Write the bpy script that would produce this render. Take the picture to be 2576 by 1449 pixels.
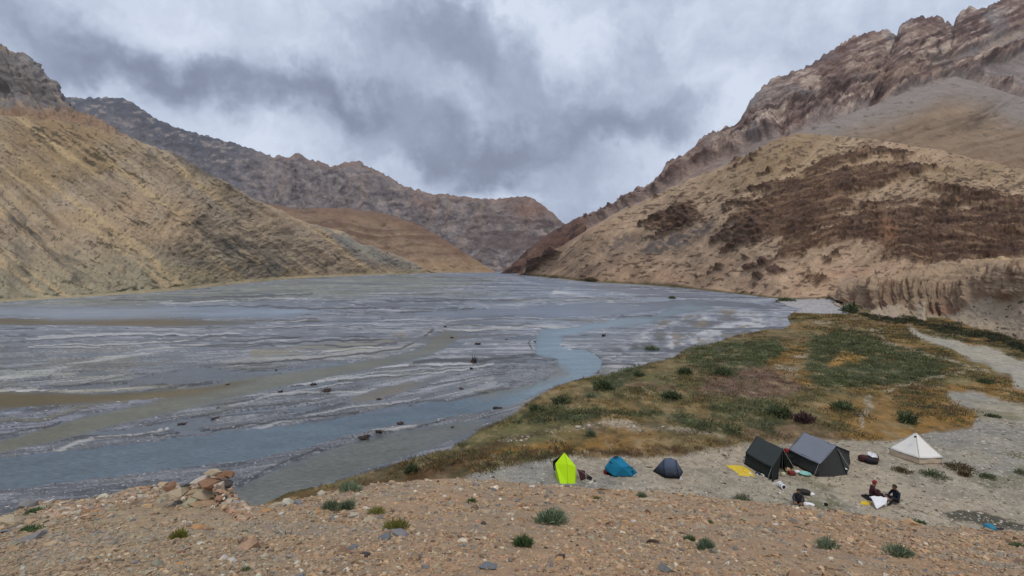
import bpy, bmesh, math, random, os
import numpy as np
from mathutils import Vector, Matrix

random.seed(7); rng = np.random.default_rng(11)
scene = bpy.context.scene
for o in list(bpy.data.objects): bpy.data.objects.remove(o)

# ------------------------------------------------------------------ camera
FP = 1244.0            # focal length in units of a 2576 px wide picture
CX, CY = 1288.0, 724.5
HOR = 672.0
CZ = 13.0
PITCH = math.atan((CY-HOR)/FP)
cam_d = bpy.data.cameras.new('camera'); cam = bpy.data.objects.new('camera', cam_d)
scene.collection.objects.link(cam)
cam_d.sensor_width = 36; cam_d.lens = FP/2576*36
cam_d.clip_start = 0.05; cam_d.clip_end = 30000
cam.location = (0, 0, CZ); cam.rotation_euler = (math.pi/2-PITCH, 0, 0)
scene.camera = cam

# ------------------------------------------------------------------ exposure
scene.view_settings.view_transform = 'Standard'; scene.view_settings.look = 'None'
scene.view_settings.exposure = 0.0; scene.view_settings.gamma = 1.0
scene.view_settings.use_curve_mapping = False
scene.render.engine = 'CYCLES'
scene.cycles.max_bounces = 4; scene.cycles.diffuse_bounces = 2; scene.cycles.glossy_bounces = 2
scene.cycles.volume_bounces = 1
scene.cycles.use_denoising = True

# ------------------------------------------------------------------ node helper
class NT:
    def __init__(s, nt): s.nt = nt; s.n = nt.nodes; s.l = nt.links
    def add(s, t, **kw):
        nd = s.n.new(t)
        for k, v in kw.items():
            if k == 'inp':
                for kk, vv in v.items():
                    if isinstance(vv, bpy.types.NodeSocket): s.l.new(vv, nd.inputs[kk])
                    else: nd.inputs[kk].default_value = vv
            else: setattr(nd, k, v)
        return nd
    def m(s, op, a, b=None, c=None, clamp=False):
        nd = s.n.new('ShaderNodeMath'); nd.operation = op; nd.use_clamp = clamp
        for i, v in enumerate((a, b, c)):
            if v is None: continue
            if isinstance(v, bpy.types.NodeSocket): s.l.new(v, nd.inputs[i])
            else: nd.inputs[i].default_value = v
        return nd.outputs[0]
    def mix(s, f, a, b, blend='MIX'):
        nd = s.n.new('ShaderNodeMix'); nd.data_type = 'RGBA'; nd.blend_type = blend; nd.clamp_factor = True
        for i, v in ((0, f), (6, a), (7, b)):
            if isinstance(v, bpy.types.NodeSocket): s.l.new(v, nd.inputs[i])
            elif i == 0: nd.inputs[0].default_value = v
            else: nd.inputs[i].default_value = (*v, 1)
        return nd.outputs[2]
    def ramp(s, f, stops):
        nd = s.n.new('ShaderNodeValToRGB'); e = nd.color_ramp.elements
        while len(e) < len(stops): e.new(0.5)
        for i, (p, c) in enumerate(stops):
            e[i].position = p; e[i].color = (*c, 1) if len(c) == 3 else c
        s.l.new(f, nd.inputs[0]); return nd.outputs[0]
    def noise(s, vec, scale, detail=4, rough=.55, dist=0, out=0):
        nd = s.add('ShaderNodeTexNoise', inp={'Scale': scale, 'Detail': detail, 'Roughness': rough, 'Distortion': dist})
        if vec is not None: s.l.new(vec, nd.inputs['Vector'])
        return nd.outputs[out]

def lin1(c):
    c = c/255.0
    return c/12.92 if c <= .04045 else ((c+.055)/1.055)**2.4
def lin(r, g, b): return (lin1(r), lin1(g), lin1(b))
def P2(px, py): return px/1.4907, py/1.4907       # 3840-wide coordinates to 2576-wide

# ------------------------------------------------------------------ sky and clouds
SUN_EL, SUN_AZ = math.radians(52), math.radians(-62)     # azimuth from +Y towards +X
world = bpy.data.worlds.new('World'); scene.world = world; world.use_nodes = True
w = NT(world.node_tree); w.n.clear()
tc = w.add('ShaderNodeTexCoord').outputs['Generated']
sep = w.add('ShaderNodeSeparateXYZ', inp={0: tc})
X, Y, Z = sep.outputs
zc = w.m('ADD', w.m('MAXIMUM', Z, 0.0), 0.10)
pv = w.add('ShaderNodeCombineXYZ', inp={0: w.m('DIVIDE', X, zc), 1: w.m('DIVIDE', Y, zc), 2: 0.0}).outputs[0]
# wispy warp of the direction itself
n1 = w.noise(tc, 3.2, 5, .55, out=1)
wv = w.add('ShaderNodeVectorMath', operation='SUBTRACT', inp={0: n1, 1: (.5, .5, .5)}).outputs[0]
n1b = w.noise(tc, 11.0, 4, .6, out=1)
wv2 = w.add('ShaderNodeVectorMath', operation='SUBTRACT', inp={0: n1b, 1: (.5, .5, .5)}).outputs[0]
wva = w.add('ShaderNodeVectorMath', operation='SCALE', inp={0: wv, 'Scale': .30}).outputs[0]
wvb = w.add('ShaderNodeVectorMath', operation='SCALE', inp={0: wv2, 'Scale': .15}).outputs[0]
d2 = w.add('ShaderNodeVectorMath', operation='ADD', inp={0: tc, 1: wva}).outputs[0]
d3 = w.add('ShaderNodeVectorMath', operation='ADD', inp={0: d2, 1: wvb}).outputs[0]
s3 = w.add('ShaderNodeSeparateXYZ', inp={0: d3})
yy = w.m('MAXIMUM', s3.outputs[1], .08)
A = w.m('DIVIDE', s3.outputs[0], yy); E = w.m('DIVIDE', s3.outputs[2], yy)
front = w.m('MULTIPLY_ADD', Y, 3.0, -.3, clamp=True)
# large cloud masses: picture px,py, radii, tilt (deg, positive = falls to the right), weight
BL = [(330, 95, 330, 60, 22, .75), (640, 190, 330, 52, 16, .85), (900, 265, 170, 45, 8, .6), (1000, 120, 330, 95, 10, .75), (1230, 150, 130, 95, 0, .4),
      (1160, 380, 230, 52, 8, .8), (1195, 425, 60, 32, 0, .45), (1450, 345, 330, 55, -7, .85), (1680, 275, 150, 60, -12, .6),
      (1590, 90, 75, 110, 0, .3), (1330, 260, 170, 70, 0, .3), (150, 30, 160, 60, 0, .25), (1500, 480, 210, 90, 0, .35), (1930, 120, 220, 60, 15, .18), (2250, 60, 220, 50, 0, .12),
      (820, 60, 90, 90, 0, -.45), (540, 20, 130, 50, 20, -.3), (1260, 30, 160, 36, 0, -.35), (1440, 110, 110, 90, 0, -.45), (1880, 260, 130, 120, 0, -.4),
      (120, 300, 260, 60, 20, -.15), (1780, 430, 160, 60, 0, -.2), (1130, 250, 120, 40, 0, -.15), (1330, 420, 60, 22, 0, -.25), (1650, 30, 120, 60, 0, -.3)]
tot = None
for (bx, by, rx, ry, tilt, wt) in BL:
    a0 = (bx-CX)/FP; e0 = (HOR-by)/FP
    t = math.radians(tilt); ca, sa = math.cos(t), math.sin(t)
    da = w.m('SUBTRACT', A, a0); de = w.m('SUBTRACT', E, e0)
    u = w.m('ADD', w.m('MULTIPLY', da, ca*FP/rx), w.m('MULTIPLY', de, -sa*FP/rx))
    v = w.m('ADD', w.m('MULTIPLY', da, sa*FP/ry), w.m('MULTIPLY', de, ca*FP/ry))
    r2 = w.m('ADD', w.m('MULTIPLY', u, u), w.m('MULTIPLY', v, v))
    g = w.m('MULTIPLY', w.m('EXPONENT', w.m('MULTIPLY', r2, -.9)), wt)
    tot = g if tot is None else w.m('ADD', tot, g)
tot = w.m('MULTIPLY', tot, front)
fb = w.noise(pv, .55, 7, .55, .4)
fb2 = w.noise(d3, 5.5, 7, .62, .2)
fb3 = w.noise(d2, 15.0, 5, .6, .3)
den = w.m('ADD', w.m('MULTIPLY', w.m('SUBTRACT', fb, .5), 1.1), w.m('MULTIPLY', w.m('SUBTRACT', fb2, .5), .95))
den = w.m('ADD', den, w.m('MULTIPLY', w.m('SUBTRACT', fb3, .5), .35))
den = w.m('ADD', w.m('ADD', den, w.m('MULTIPLY', tot, .74)), .20)
ccol = w.ramp(w.m('MULTIPLY', den, .68), [(0.0, lin(215, 225, 242)), (.17, lin(194, 205, 225)), (.32, lin(173, 184, 206)), (.52, lin(150, 160, 183)), (.75, lin(131, 140, 162)), (1.0, lin(112, 121, 142))])
# near the horizon the far cloud is bluer and a little darker
hz = w.m('SUBTRACT', 1.0, w.m('MULTIPLY', w.m('ABSOLUTE', Z), 5.0), clamp=True)
ccol = w.mix(w.m('MULTIPLY', hz, .35), ccol, lin(146, 160, 188))
sky = w.add('ShaderNodeTexSky', sky_type='NISHITA', sun_disc=False, sun_elevation=SUN_EL, sun_rotation=SUN_AZ)
bg1 = w.add('ShaderNodeBackground', inp={'Color': sky.outputs[0], 'Strength': .07})
bg2 = w.add('ShaderNodeBackground', inp={'Color': ccol, 'Strength': 1.03})
mx = w.add('ShaderNodeMixShader', inp={0: .95, 1: bg1.outputs[0], 2: bg2.outputs[0]})
w.add('ShaderNodeOutputWorld', inp={0: mx.outputs[0]})
world.cycles.sampling_method = 'MANUAL'; world.cycles.sample_map_resolution = 512

sun_d = bpy.data.lights.new('sun', 'SUN'); sun = bpy.data.objects.new('sun', sun_d); scene.collection.objects.link(sun)
sun_d.energy = 1.5; sun_d.angle = math.radians(14); sun_d.color = (1.0, .95, .87)
sd = Vector((math.sin(SUN_AZ)*math.cos(SUN_EL), math.cos(SUN_AZ)*math.cos(SUN_EL), math.sin(SUN_EL)))
# soft sun set high behind the camera so the left hill faces it
sd = Vector((.02, -.52, .95)).normalized()
SUN_DIR = sd
sun.rotation_euler = sd.to_track_quat('Z', 'Y').to_euler(); sun.location = (0, 0, 60)
sky.sun_elevation = math.asin(sd.z); sky.sun_rotation = math.atan2(sd.x, sd.y)

# ------------------------------------------------------------------ numpy noise and geometry helpers
def _h(ix, iy, iz, seed):
    n = (ix.astype(np.uint32)*np.uint32(374761393)) ^ (iy.astype(np.uint32)*np.uint32(668265263)) ^ (iz.astype(np.uint32)*np.uint32(2147483647-1234567)) ^ np.uint32((seed*2654435761) & 0xffffffff)
    n = (n ^ (n >> np.uint32(13)))*np.uint32(1274126177)
    n = (n ^ (n >> np.uint32(16)))*np.uint32(2246822519)
    n = n ^ (n >> np.uint32(15))
    return n.astype(np.float32)*np.float32(2/4294967295.0)-1
def vn(x, y, z=0.0, seed=0):
    x = np.asarray(x, np.float64); y = np.asarray(y, np.float64)+x*0; z = np.asarray(z, np.float64)+x*0
    fx, fy, fz = np.floor(x), np.floor(y), np.floor(z)
    ix, iy, iz = fx.astype(np.int64), fy.astype(np.int64), fz.astype(np.int64)
    tx, ty, tz = x-fx, y-fy, z-fz
    tx = tx*tx*tx*(tx*(tx*6-15)+10); ty = ty*ty*ty*(ty*(ty*6-15)+10); tz = tz*tz*tz*(tz*(tz*6-15)+10)
    r = 0
    flat = bool(np.all(tz == 0))
    for dz in ((0,) if flat else (0, 1)):
        wz = 1 if flat else (tz if dz else 1-tz)
        c00 = _h(ix, iy, iz+dz, seed); c10 = _h(ix+1, iy, iz+dz, seed); c01 = _h(ix, iy+1, iz+dz, seed); c11 = _h(ix+1, iy+1, iz+dz, seed)
        r = r+wz*((c00*(1-tx)+c10*tx)*(1-ty)+(c01*(1-tx)+c11*tx)*ty)
    return r
def fbm(x, y, z=0.0, o=5, g=.5, seed=0, ridged=False):
    s = 0; a = 1; tot = 0; f = 1
    for i in range(o):
        n = vn(x*f+i*17.3, y*f+i*9.1, z*f if not np.isscalar(z) or z else 0.0, seed+i)
        if ridged: n = 1-2*np.abs(n)
        s = s+a*n; tot += a; a *= g; f *= 2.03
    return s/tot
def sst(a, b, x):
    t = np.clip((x-a)/(b-a), 0, 1); return t*t*(3-2*t)
def lerp(a, b, t): return a+(b-a)*t
def colmix(c, col, m):
    m = np.clip(m, 0, 1)[..., None]; return c*(1-m)+np.array(col)*m

def ray(px, py):
    px = np.asarray(px, float); py = np.asarray(py, float)
    x = (px-CX)/FP+0*py; u = (CY-py)/FP+0*px
    cp, sp = math.cos(PITCH), math.sin(PITCH)
    y = cp+u*sp; z = -sp+u*cp
    return x/y, z/y                      # per metre of +Y
def at_depth(px, py, d):
    rx, rz = ray(px, py); d = d+0*rx
    return np.stack([rx*d, d, CZ+rz*d], -1)
def at_z(px, py, z):
    rx, rz = ray(px, py); d = (z-CZ)/rz
    return np.stack([rx*d, d, CZ+rz*d], -1)
def project(p):
    p = np.asarray(p, float); x, y, z = p[..., 0], p[..., 1], p[..., 2]-CZ
    cp, sp = math.cos(PITCH), math.sin(PITCH)
    f = y*cp-z*sp; u = y*sp+z*cp
    return CX+FP*x/f, CY-FP*u/f

def psd(px, py, poly):
    """signed distance, negative inside; only near the polygon's box"""
    poly = np.array(poly, float); shp = px.shape
    X = px.ravel(); Yy = py.ravel(); out = np.full(X.shape, 1e3)
    m = 70
    sel = np.where((X > poly[:, 0].min()-m) & (X < poly[:, 0].max()+m) & (Yy > poly[:, 1].min()-m) & (Yy < poly[:, 1].max()+m))[0]
    if len(sel) == 0: return out.reshape(shp)
    x, y = X[sel], Yy[sel]; d = np.full(x.shape, 1e9); ins = np.zeros(x.shape, bool)
    n = len(poly)
    for i in range(n):
        ax, ay = poly[i]; bx, by = poly[(i+1) % n]
        ex, ey = bx-ax, by-ay; L = ex*ex+ey*ey+1e-9
        t = np.clip(((x-ax)*ex+(y-ay)*ey)/L, 0, 1)
        d = np.minimum(d, np.hypot(x-ax-t*ex, y-ay-t*ey))
        c = ((ay > y) != (by > y))
        ins ^= c & (x < (bx-ax)*(y-ay)/((by-ay) if by != ay else 1e-9)+ax)
    d[ins] *= -1; out[sel] = d; return out.reshape(shp)
def pld(px, py, line):
    line = np.array(line, float); shp = px.shape; X = px.ravel(); Yy = py.ravel(); out = np.full(X.shape, 1e3); m = 70
    sel = np.where((X > line[:, 0].min()-m) & (X < line[:, 0].max()+m) & (Yy > line[:, 1].min()-m) & (Yy < line[:, 1].max()+m))[0]
    if len(sel) == 0: return out.reshape(shp)
    x, y = X[sel], Yy[sel]; d = np.full(x.shape, 1e9)
    for i in range(len(line)-1):
        ax, ay = line[i]; bx, by = line[i+1]; ex, ey = bx-ax, by-ay; L = ex*ex+ey*ey+1e-9
        t = np.clip(((x-ax)*ex+(y-ay)*ey)/L, 0, 1); d = np.minimum(d, np.hypot(x-ax-t*ex, y-ay-t*ey))
    out[sel] = d; return out.reshape(shp)
def poly_mask(px, py, poly, soft): return sst(soft, -soft, psd(px, py, poly))
def curve(pts, x):
    pts = np.array(pts, float); return np.interp(x, pts[:, 0], pts[:, 1])

def set_attr(me, name, arr, typ='FLOAT_COLOR'):
    a = me.attributes.new(name, typ, 'POINT')
    if typ == 'FLOAT_COLOR':
        c = np.ones((len(arr), 4), np.float32); c[:, :3] = arr; a.data.foreach_set('color', c.ravel())
    elif typ == 'FLOAT': a.data.foreach_set('value', np.asarray(arr, np.float32).ravel())
    elif typ == 'FLOAT_VECTOR': a.data.foreach_set('vector', np.asarray(arr, np.float32).ravel())
def mesh_np(name, V, F, mat, smooth=True, attrs=(), parent=None):
    """V (n,3), F (m,k) with constant k"""
    V = np.asarray(V, np.float32).reshape(-1, 3); F = np.asarray(F, np.int32)
    me = bpy.data.meshes.new(name)
    me.vertices.add(len(V)); me.vertices.foreach_set('co', V.ravel())
    k = F.shape[1]
    me.loops.add(F.size); me.loops.foreach_set('vertex_index', F.ravel())
    me.polygons.add(len(F)); me.polygons.foreach_set('loop_start', np.arange(0, F.size, k, dtype=np.int32))
    me.polygons.foreach_set('use_smooth', np.full(len(F), smooth))
    me.update(calc_edges=True)
    for nm, arr, typ in attrs: set_attr(me, nm, arr, typ)
    me.materials.append(mat)
    o = bpy.data.objects.new(name, me); scene.collection.objects.link(o)
    if parent: o.parent = parent
    return o
def grid_faces(nr, nc):
    i = np.arange(nr-1)[:, None]*nc+np.arange(nc-1)[None, :]
    return np.stack([i, i+1, i+nc+1, i+nc], -1).reshape(-1, 4)
def tag(o, label=None, cat=None, group=None, kind=None):
    if label: o['label'] = label
    if cat: o['category'] = cat
    if group: o['group'] = group
    if kind: o['kind'] = kind
    return o

# ------------------------------------------------------------------ materials
def land_mat(name, sc, bump=.5, bdist=1.0, rough=.9, var=(.72, 1.28), aniso=(1, 1, 1), spec=.15, speck=0.0):
    m = bpy.data.materials.new(name); m.use_nodes = True; t = NT(m.node_tree); t.n.clear()
    co = t.add('ShaderNodeTexCoord').outputs['Object']
    mp = t.add('ShaderNodeMapping', inp={0: co, 3: aniso}).outputs[0]
    at = t.add('ShaderNodeAttribute', attribute_name='albedo').outputs['Color']
    n1 = t.noise(mp, sc, 7, .68, .3); n2 = t.noise(mp, sc*5.1, 6, .72); n4 = t.noise(mp, sc*17, 3, .7)
    f = t.m('ADD', t.m('ADD', t.m('MULTIPLY', n1, .42), t.m('MULTIPLY', n2, .33)), t.m('MULTIPLY', n4, .25))
    f = t.add('ShaderNodeMapRange', inp={0: f, 1: .38, 2: .62, 3: var[0], 4: var[1]}).outputs[0]
    vc = t.add('ShaderNodeVectorMath', operation='SCALE', inp={0: at, 'Scale': f}).outputs[0]
    if speck:
        n3 = t.noise(mp, sc*9, 2, .5)
        k = t.m('GREATER_THAN', n3, .62)
        vc = t.mix(t.m('MULTIPLY', k, speck), vc, (.05, .045, .035))
    bm = t.add('ShaderNodeBump', inp={'Strength': bump, 'Distance': bdist, 'Height': t.m('ADD', t.m('MULTIPLY', n1, .7), t.m('MULTIPLY', n2, .3))})
    b = t.add('ShaderNodeBsdfPrincipled', inp={'Base Color': vc, 'Roughness': rough, 'Specular IOR Level': spec, 'Normal': bm.outputs[0]})
    t.add('ShaderNodeOutputMaterial', inp={0: b.outputs[0]}); return m
def simple_mat(name, col, rough=.8, spec=.3, var=.12, sc=8.0, bump=.1, bd=.01, translucent=0.0, metal=0.0):
    m = bpy.data.materials.new(name); m.use_nodes = True; t = NT(m.node_tree); t.n.clear()
    co = t.add('ShaderNodeTexCoord').outputs['Object']
    n1 = t.noise(co, sc, 5, .6)
    c = t.mix(n1, tuple(max(0, x*(1-var)) for x in col), tuple(min(1, x*(1+var)) for x in col))
    bm = t.add('ShaderNodeBump', inp={'Strength': bump, 'Distance': bd, 'Height': n1})
    b = t.add('ShaderNodeBsdfPrincipled', inp={'Base Color': c, 'Roughness': rough, 'Specular IOR Level': spec, 'Normal': bm.outputs[0], 'Metallic': metal})
    out = b.outputs[0]
    if translucent:
        tr = t.add('ShaderNodeBsdfTranslucent', inp={'Color': c})
        out = t.add('ShaderNodeMixShader', inp={0: translucent, 1: out, 2: tr.outputs[0]}).outputs[0]
    t.add('ShaderNodeOutputMaterial', inp={0: out}); return m
def attr_mat(name, rough=.85, spec=.2, trans=0.0):
    m = bpy.data.materials.new(name); m.use_nodes = True; t = NT(m.node_tree); t.n.clear()
    at = t.add('ShaderNodeAttribute', attribute_name='albedo').outputs['Color']
    co = t.add('ShaderNodeTexCoord').outputs['Object']
    n = t.noise(co, 22.0, 4, .6)
    f = t.add('ShaderNodeMapRange', inp={0: n, 1: .3, 2: .7, 3: .8, 4: 1.2}).outputs[0]
    vc = t.add('ShaderNodeVectorMath', operation='SCALE', inp={0: at, 'Scale': f}).outputs[0]
    b = t.add('ShaderNodeBsdfPrincipled', inp={'Base Color': vc, 'Roughness': rough, 'Specular IOR Level': spec})
    out = b.outputs[0]
    if trans:
        tr = t.add('ShaderNodeBsdfTranslucent', inp={'Color': vc})
        out = t.add('ShaderNodeMixShader', inp={0: trans, 1: out, 2: tr.outputs[0]}).outputs[0]
    t.add('ShaderNodeOutputMaterial', inp={0: out}); return m
KA = .79       # photographed colour to surface colour
def C(r, g, b): return np.array(lin(r, g, b))*KA*np.array((1.02, 1.0, .965))

# ------------------------------------------------------------------ mountains
def catmull(rows, v, ts):
    """rows (k, n) at positions ts, monotone-ish cubic along v"""
    k = len(rows); R = np.stack(rows); out = np.empty((len(v), R.shape[1]))
    for a, vv in enumerate(v):
        i = min(max(np.searchsorted(ts, vv)-1, 0), k-2)
        t = (vv-ts[i])/(ts[i+1]-ts[i]); h = ts[i+1]-ts[i]
        def tang(j):
            if j == 0: return (R[1]-R[0])/(ts[1]-ts[0])
            if j == k-1: return (R[-1]-R[-2])/(ts[-1]-ts[-2])
            s0 = (R[j]-R[j-1])/(ts[j]-ts[j-1]); s1 = (R[j+1]-R[j])/(ts[j+1]-ts[j])
            return np.where(s0*s1 > 0, 2*s0*s1/(s0+s1+1e-12), 0)
        m0, m1 = tang(i)*h, tang(i+1)*h
        out[a] = (2*t**3-3*t*t+1)*R[i]+(t**3-2*t*t+t)*m0+(-2*t**3+3*t*t)*R[i+1]+(t**3-t*t)*m1
    return out
def normals(Pg):
    du = np.gradient(Pg, axis=1); dv = np.gradient(Pg, axis=0)
    n = np.cross(du, dv); n /= np.linalg.norm(n, axis=-1, keepdims=True)+1e-9
    s = np.sign(n[..., 2:3]); s[s == 0] = 1
    return n*s
def mountain(name, x0, x1, nc, rows, nv, disp, color, mat):
    """rows: list of (ycurve, depth array fn or curve, v); ordered from the foot up, over the crest and down behind"""
    lo, hi = max(x0, -60), min(x1, 2640); px = [np.linspace(lo, hi, nc)]
    if x0 < lo: px.insert(0, np.linspace(x0, lo, 34)[:-1])
    if x1 > hi: px.append(np.linspace(hi, x1, 44)[1:])
    px = np.concatenate(px)
    ts = np.array([r[2] for r in rows], float)
    ys = [(r[0].base(px) if hasattr(r[0], 'base') else r[0](px)) if callable(r[0]) else curve(r[0], px) for r in rows]
    ds = [np.log(r[1](px) if callable(r[1]) else curve(r[1], px)) for r in rows]
    ncr = [i for i, r in enumerate(rows) if len(r) > 3][0]
    tcr = ts[ncr]
    v = np.concatenate([np.linspace(0, tcr, nv), np.linspace(tcr, 1, 14)[1:]])
    YY = catmull(ys, v, ts); DD = np.exp(catmull(ds, v, ts))
    cf_ = rows[ncr][0]
    if hasattr(cf_, 'base'): YY = YY+((cf_(px)-cf_.base(px))[None, :])*sst(.84, 1.0, v/tcr)[:, None]
    PX = np.broadcast_to(px, YY.shape)
    Pg = at_depth(PX, YY, DD)
    N = normals(Pg)
    vv = np.broadcast_to(v[:, None]/tcr, YY.shape)
    h = disp(PX, YY, Pg, vv)                 # in metres along the normal
    Pg = Pg+N*h[..., None]
    qx, qy = project(Pg)
    col = color(PX, YY, Pg, vv, h)
    o = mesh_np(name, Pg, grid_faces(*YY.shape), mat, True, [('albedo', np.clip(col, .004, .9).reshape(-1, 3), 'FLOAT_COLOR')])
    tag(o, kind='structure'); return o
def plane_depth(pts, z=0.0):
    def f(px):
        y = curve(pts, px); rx, rz = ray(px, y); return (z-CZ)/rz
    return f
def crest_depth(foot, crest, s, cap=6000, add=0):
    def f(px):
        df = foot(px); y = curve(crest, px); rx, rz = ray(px, y)
        return np.minimum((CZ+s*df)/np.maximum(s-rz, .08), cap)+add
    return f
def smooth_pts(pts, sig):
    x = np.linspace(pts[0][0], pts[-1][0], 500); y = curve(pts, x); n = int(3*sig/(x[1]-x[0])); k = np.exp(-.5*(np.arange(-n, n+1)*(x[1]-x[0])/sig)**2); k /= k.sum()
    y2 = 2*y[0]-y[n:0:-1]; y3 = 2*y[-1]-y[-2:-n-2:-1]
    return list(zip(x, np.convolve(np.concatenate([y2, y, y3]), k, 'valid')))
def jag(pts, amp, freq, seed, sig=26):
    """a skyline: f gives the broken line, f.base the smooth one that the slope below follows"""
    sm = smooth_pts(pts, sig)
    def f(px): return curve(pts, px)+amp*fbm(px*freq, px*0+3.3, 0.0, 5, .6, seed)
    f.base = lambda px: curve(sm, px)
    return f
def sh(f, dy):
    g = lambda px: f(px)+dy
    if hasattr(f, 'base'): g.base = lambda px: f.base(px)+dy
    return g
def warp(px, py, a=6, f=.02, seed=5):
    return px+a*fbm(px*f, py*f, 0.0, 4, .55, seed), py+a*.6*fbm(px*f, py*f, 0.0, 4, .55, seed+9)
def dirnoise(px, py, ang, L, Wd, o=5, seed=0, ridged=False, g=.55):
    """noise stretched along a picture-plane direction: ang deg, falls to the right when positive"""
    a = math.radians(ang); ca, sa = math.cos(a), math.sin(a)
    u = px*ca+py*sa; v = -px*sa+py*ca
    return fbm(u/L, v/Wd, 0.0, o, g, seed, ridged)
def blobs(px, py, L):
    s = 0
    for (bx, by, rx, ry, tilt, wt) in L:
        t = math.radians(tilt); ca, sa = math.cos(t), math.sin(t)
        u = ((px-bx)*ca+(py-by)*sa)/rx; v = (-(px-bx)*sa+(py-by)*ca)/ry
        s = s+wt*np.exp(-(u*u+v*v))
    return s

HFOOT_L = [(-400, 800), (-150, 775), (0, 762), (200, 750), (450, 732), (620, 712), (760, 700), (900, 693.5), (1000, 690), (1085, 687), (1200, 686)]
HCREST_L = [(-400, 250), (-150, 270), (0, 288), (60, 297), (150, 303), (230, 318), (330, 345), (430, 382), (560, 452), (640, 500), (740, 543), (860, 580), (960, 628), (1030, 655), (1085, 684), (1110, 688)]
HFOOT_L = smooth_pts(HFOOT_L, 45)
dfL = plane_depth(HFOOT_L, -.2)
crL = jag(HCREST_L, 3.0, .03, 3)
dcL = crest_depth(dfL, smooth_pts(HCREST_L, 50), .56)
def left_disp(px, py, Pg, v):
    d = Pg[..., 1]; g = dirnoise(px, py, 38, 420, 42, 5, 21)
    gul = np.abs(dirnoise(px, py, 36, 520, 34, 4, 23))
    h = g*.006*d-gul*.005*d+fbm(px*.02, py*.03, 0.0, 5, .6, 8)*.006*d
    small = fbm(px*.11, py*.2, 0.0, 3, .6, 12)*.0022*d*(.25+.75*sst(850, 450, px))
    edge = sst(0, .06, v)
    bl = blobs(px, py, [(130, 600, 110, 30, 38, 1.0)])
    return (h+small)*edge-bl*.02*d
def left_col(px, py, Pg, v, h):
    c = np.zeros(px.shape+(3,))+C(174, 157, 136)
    big = fbm(px*.004, py*.007, 0.0, 4, .55, 31)
    c = colmix(c, C(182, 157, 128), sst(-.15, .45, big))
    c = colmix(c, C(158, 136, 104), sst(0, .5, -big))
    c = colmix(c, C(156, 148, 124), sst(560, 720, py)*sst(800, 300, px)*.85)   # greener grey low on the left
    c = colmix(c, C(160, 125, 92), sst(430, 300, py)*.45*sst(-.3, .4, fbm(px*.01, py*.01, 0.0, 4, .5, 33)))
    c = colmix(c, C(166, 144, 124), sst(700, 950, px)*.6)
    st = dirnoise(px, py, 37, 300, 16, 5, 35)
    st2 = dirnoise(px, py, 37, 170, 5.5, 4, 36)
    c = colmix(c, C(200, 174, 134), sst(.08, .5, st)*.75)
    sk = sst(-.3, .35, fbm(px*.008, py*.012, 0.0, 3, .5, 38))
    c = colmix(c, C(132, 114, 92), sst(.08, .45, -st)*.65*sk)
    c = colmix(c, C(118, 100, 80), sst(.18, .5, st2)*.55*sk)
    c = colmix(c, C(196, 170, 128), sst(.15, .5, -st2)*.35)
    # grey scree tongues
    wx, wy = warp(px, py, 16, .02, 40)
    for pl, wd, a in (([(385, 385), (520, 425), (640, 455)], 14, .75), ([(480, 560), (560, 600), (650, 650), (700, 690)], 20, .85), ([(420, 620), (560, 660), (700, 680)], 26, .5),
                      ([(40, 545), (110, 580), (180, 640), (200, 690)], 22, .9), ([(40, 640), (50, 740)], 30, .55), ([(830, 575), (890, 625), (950, 660)], 12, .7), ([(600, 610), (680, 650), (760, 680)], 14, .5)):
        m = sst(wd*1.6, wd*.3, pld(wx, wy, pl))*a
        c = colmix(c, C(96, 92, 86) if wd != 12 else C(120, 124, 124), m*sst(-.5, .3, dirnoise(px, py, 38, 60, 9, 4, 41)))
    c = colmix(c, C(150, 152, 145), poly_mask(wx, wy, [(870, 580), (960, 625), (1060, 680), (1040, 690), (930, 640), (860, 600)], 10)*.6)
    # dark rock ledges and low bushes
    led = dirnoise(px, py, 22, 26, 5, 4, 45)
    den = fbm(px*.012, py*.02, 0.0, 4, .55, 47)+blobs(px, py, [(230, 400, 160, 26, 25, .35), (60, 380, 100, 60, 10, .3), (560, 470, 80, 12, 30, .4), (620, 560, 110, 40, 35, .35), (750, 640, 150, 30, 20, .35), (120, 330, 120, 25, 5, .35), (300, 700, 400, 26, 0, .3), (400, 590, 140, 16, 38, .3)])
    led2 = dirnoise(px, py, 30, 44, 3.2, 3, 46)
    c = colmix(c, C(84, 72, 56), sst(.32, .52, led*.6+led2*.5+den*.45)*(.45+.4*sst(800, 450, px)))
    dots = fbm(px*.12, py*.24, 0.0, 2, .5, 49)
    c = colmix(c, C(72, 70, 54), sst(.48, .62, dots+.12*den)*.7)
    bush = fbm(px*.07, py*.25, 0.0, 2, .5, 50)
    band = blobs(px, py-(curve(HFOOT_L, px)-12), [(300, 0, 520, 9, 0, 1.0)])
    c = colmix(c, C(58, 60, 42), sst(.1, .35, bush+band*.25-.25)*band)
    c = colmix(c, C(176, 160, 128), sst(9, 3, np.abs(py-curve(HFOOT_L, px)+3))*.9)
    return c*(1+.10*fbm(px*.2, py*.4, 0.0, 3, .6, 52))[..., None]
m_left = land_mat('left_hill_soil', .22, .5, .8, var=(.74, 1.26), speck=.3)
mountain('left_hill', -1700, 1110, 560, [(HFOOT_L, dfL, 0), (crL, dcL, .9, 1), (sh(crL, 30), lambda p: dcL(p)*1.15, 1.0)], 230, left_disp, left_col, m_left)

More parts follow.
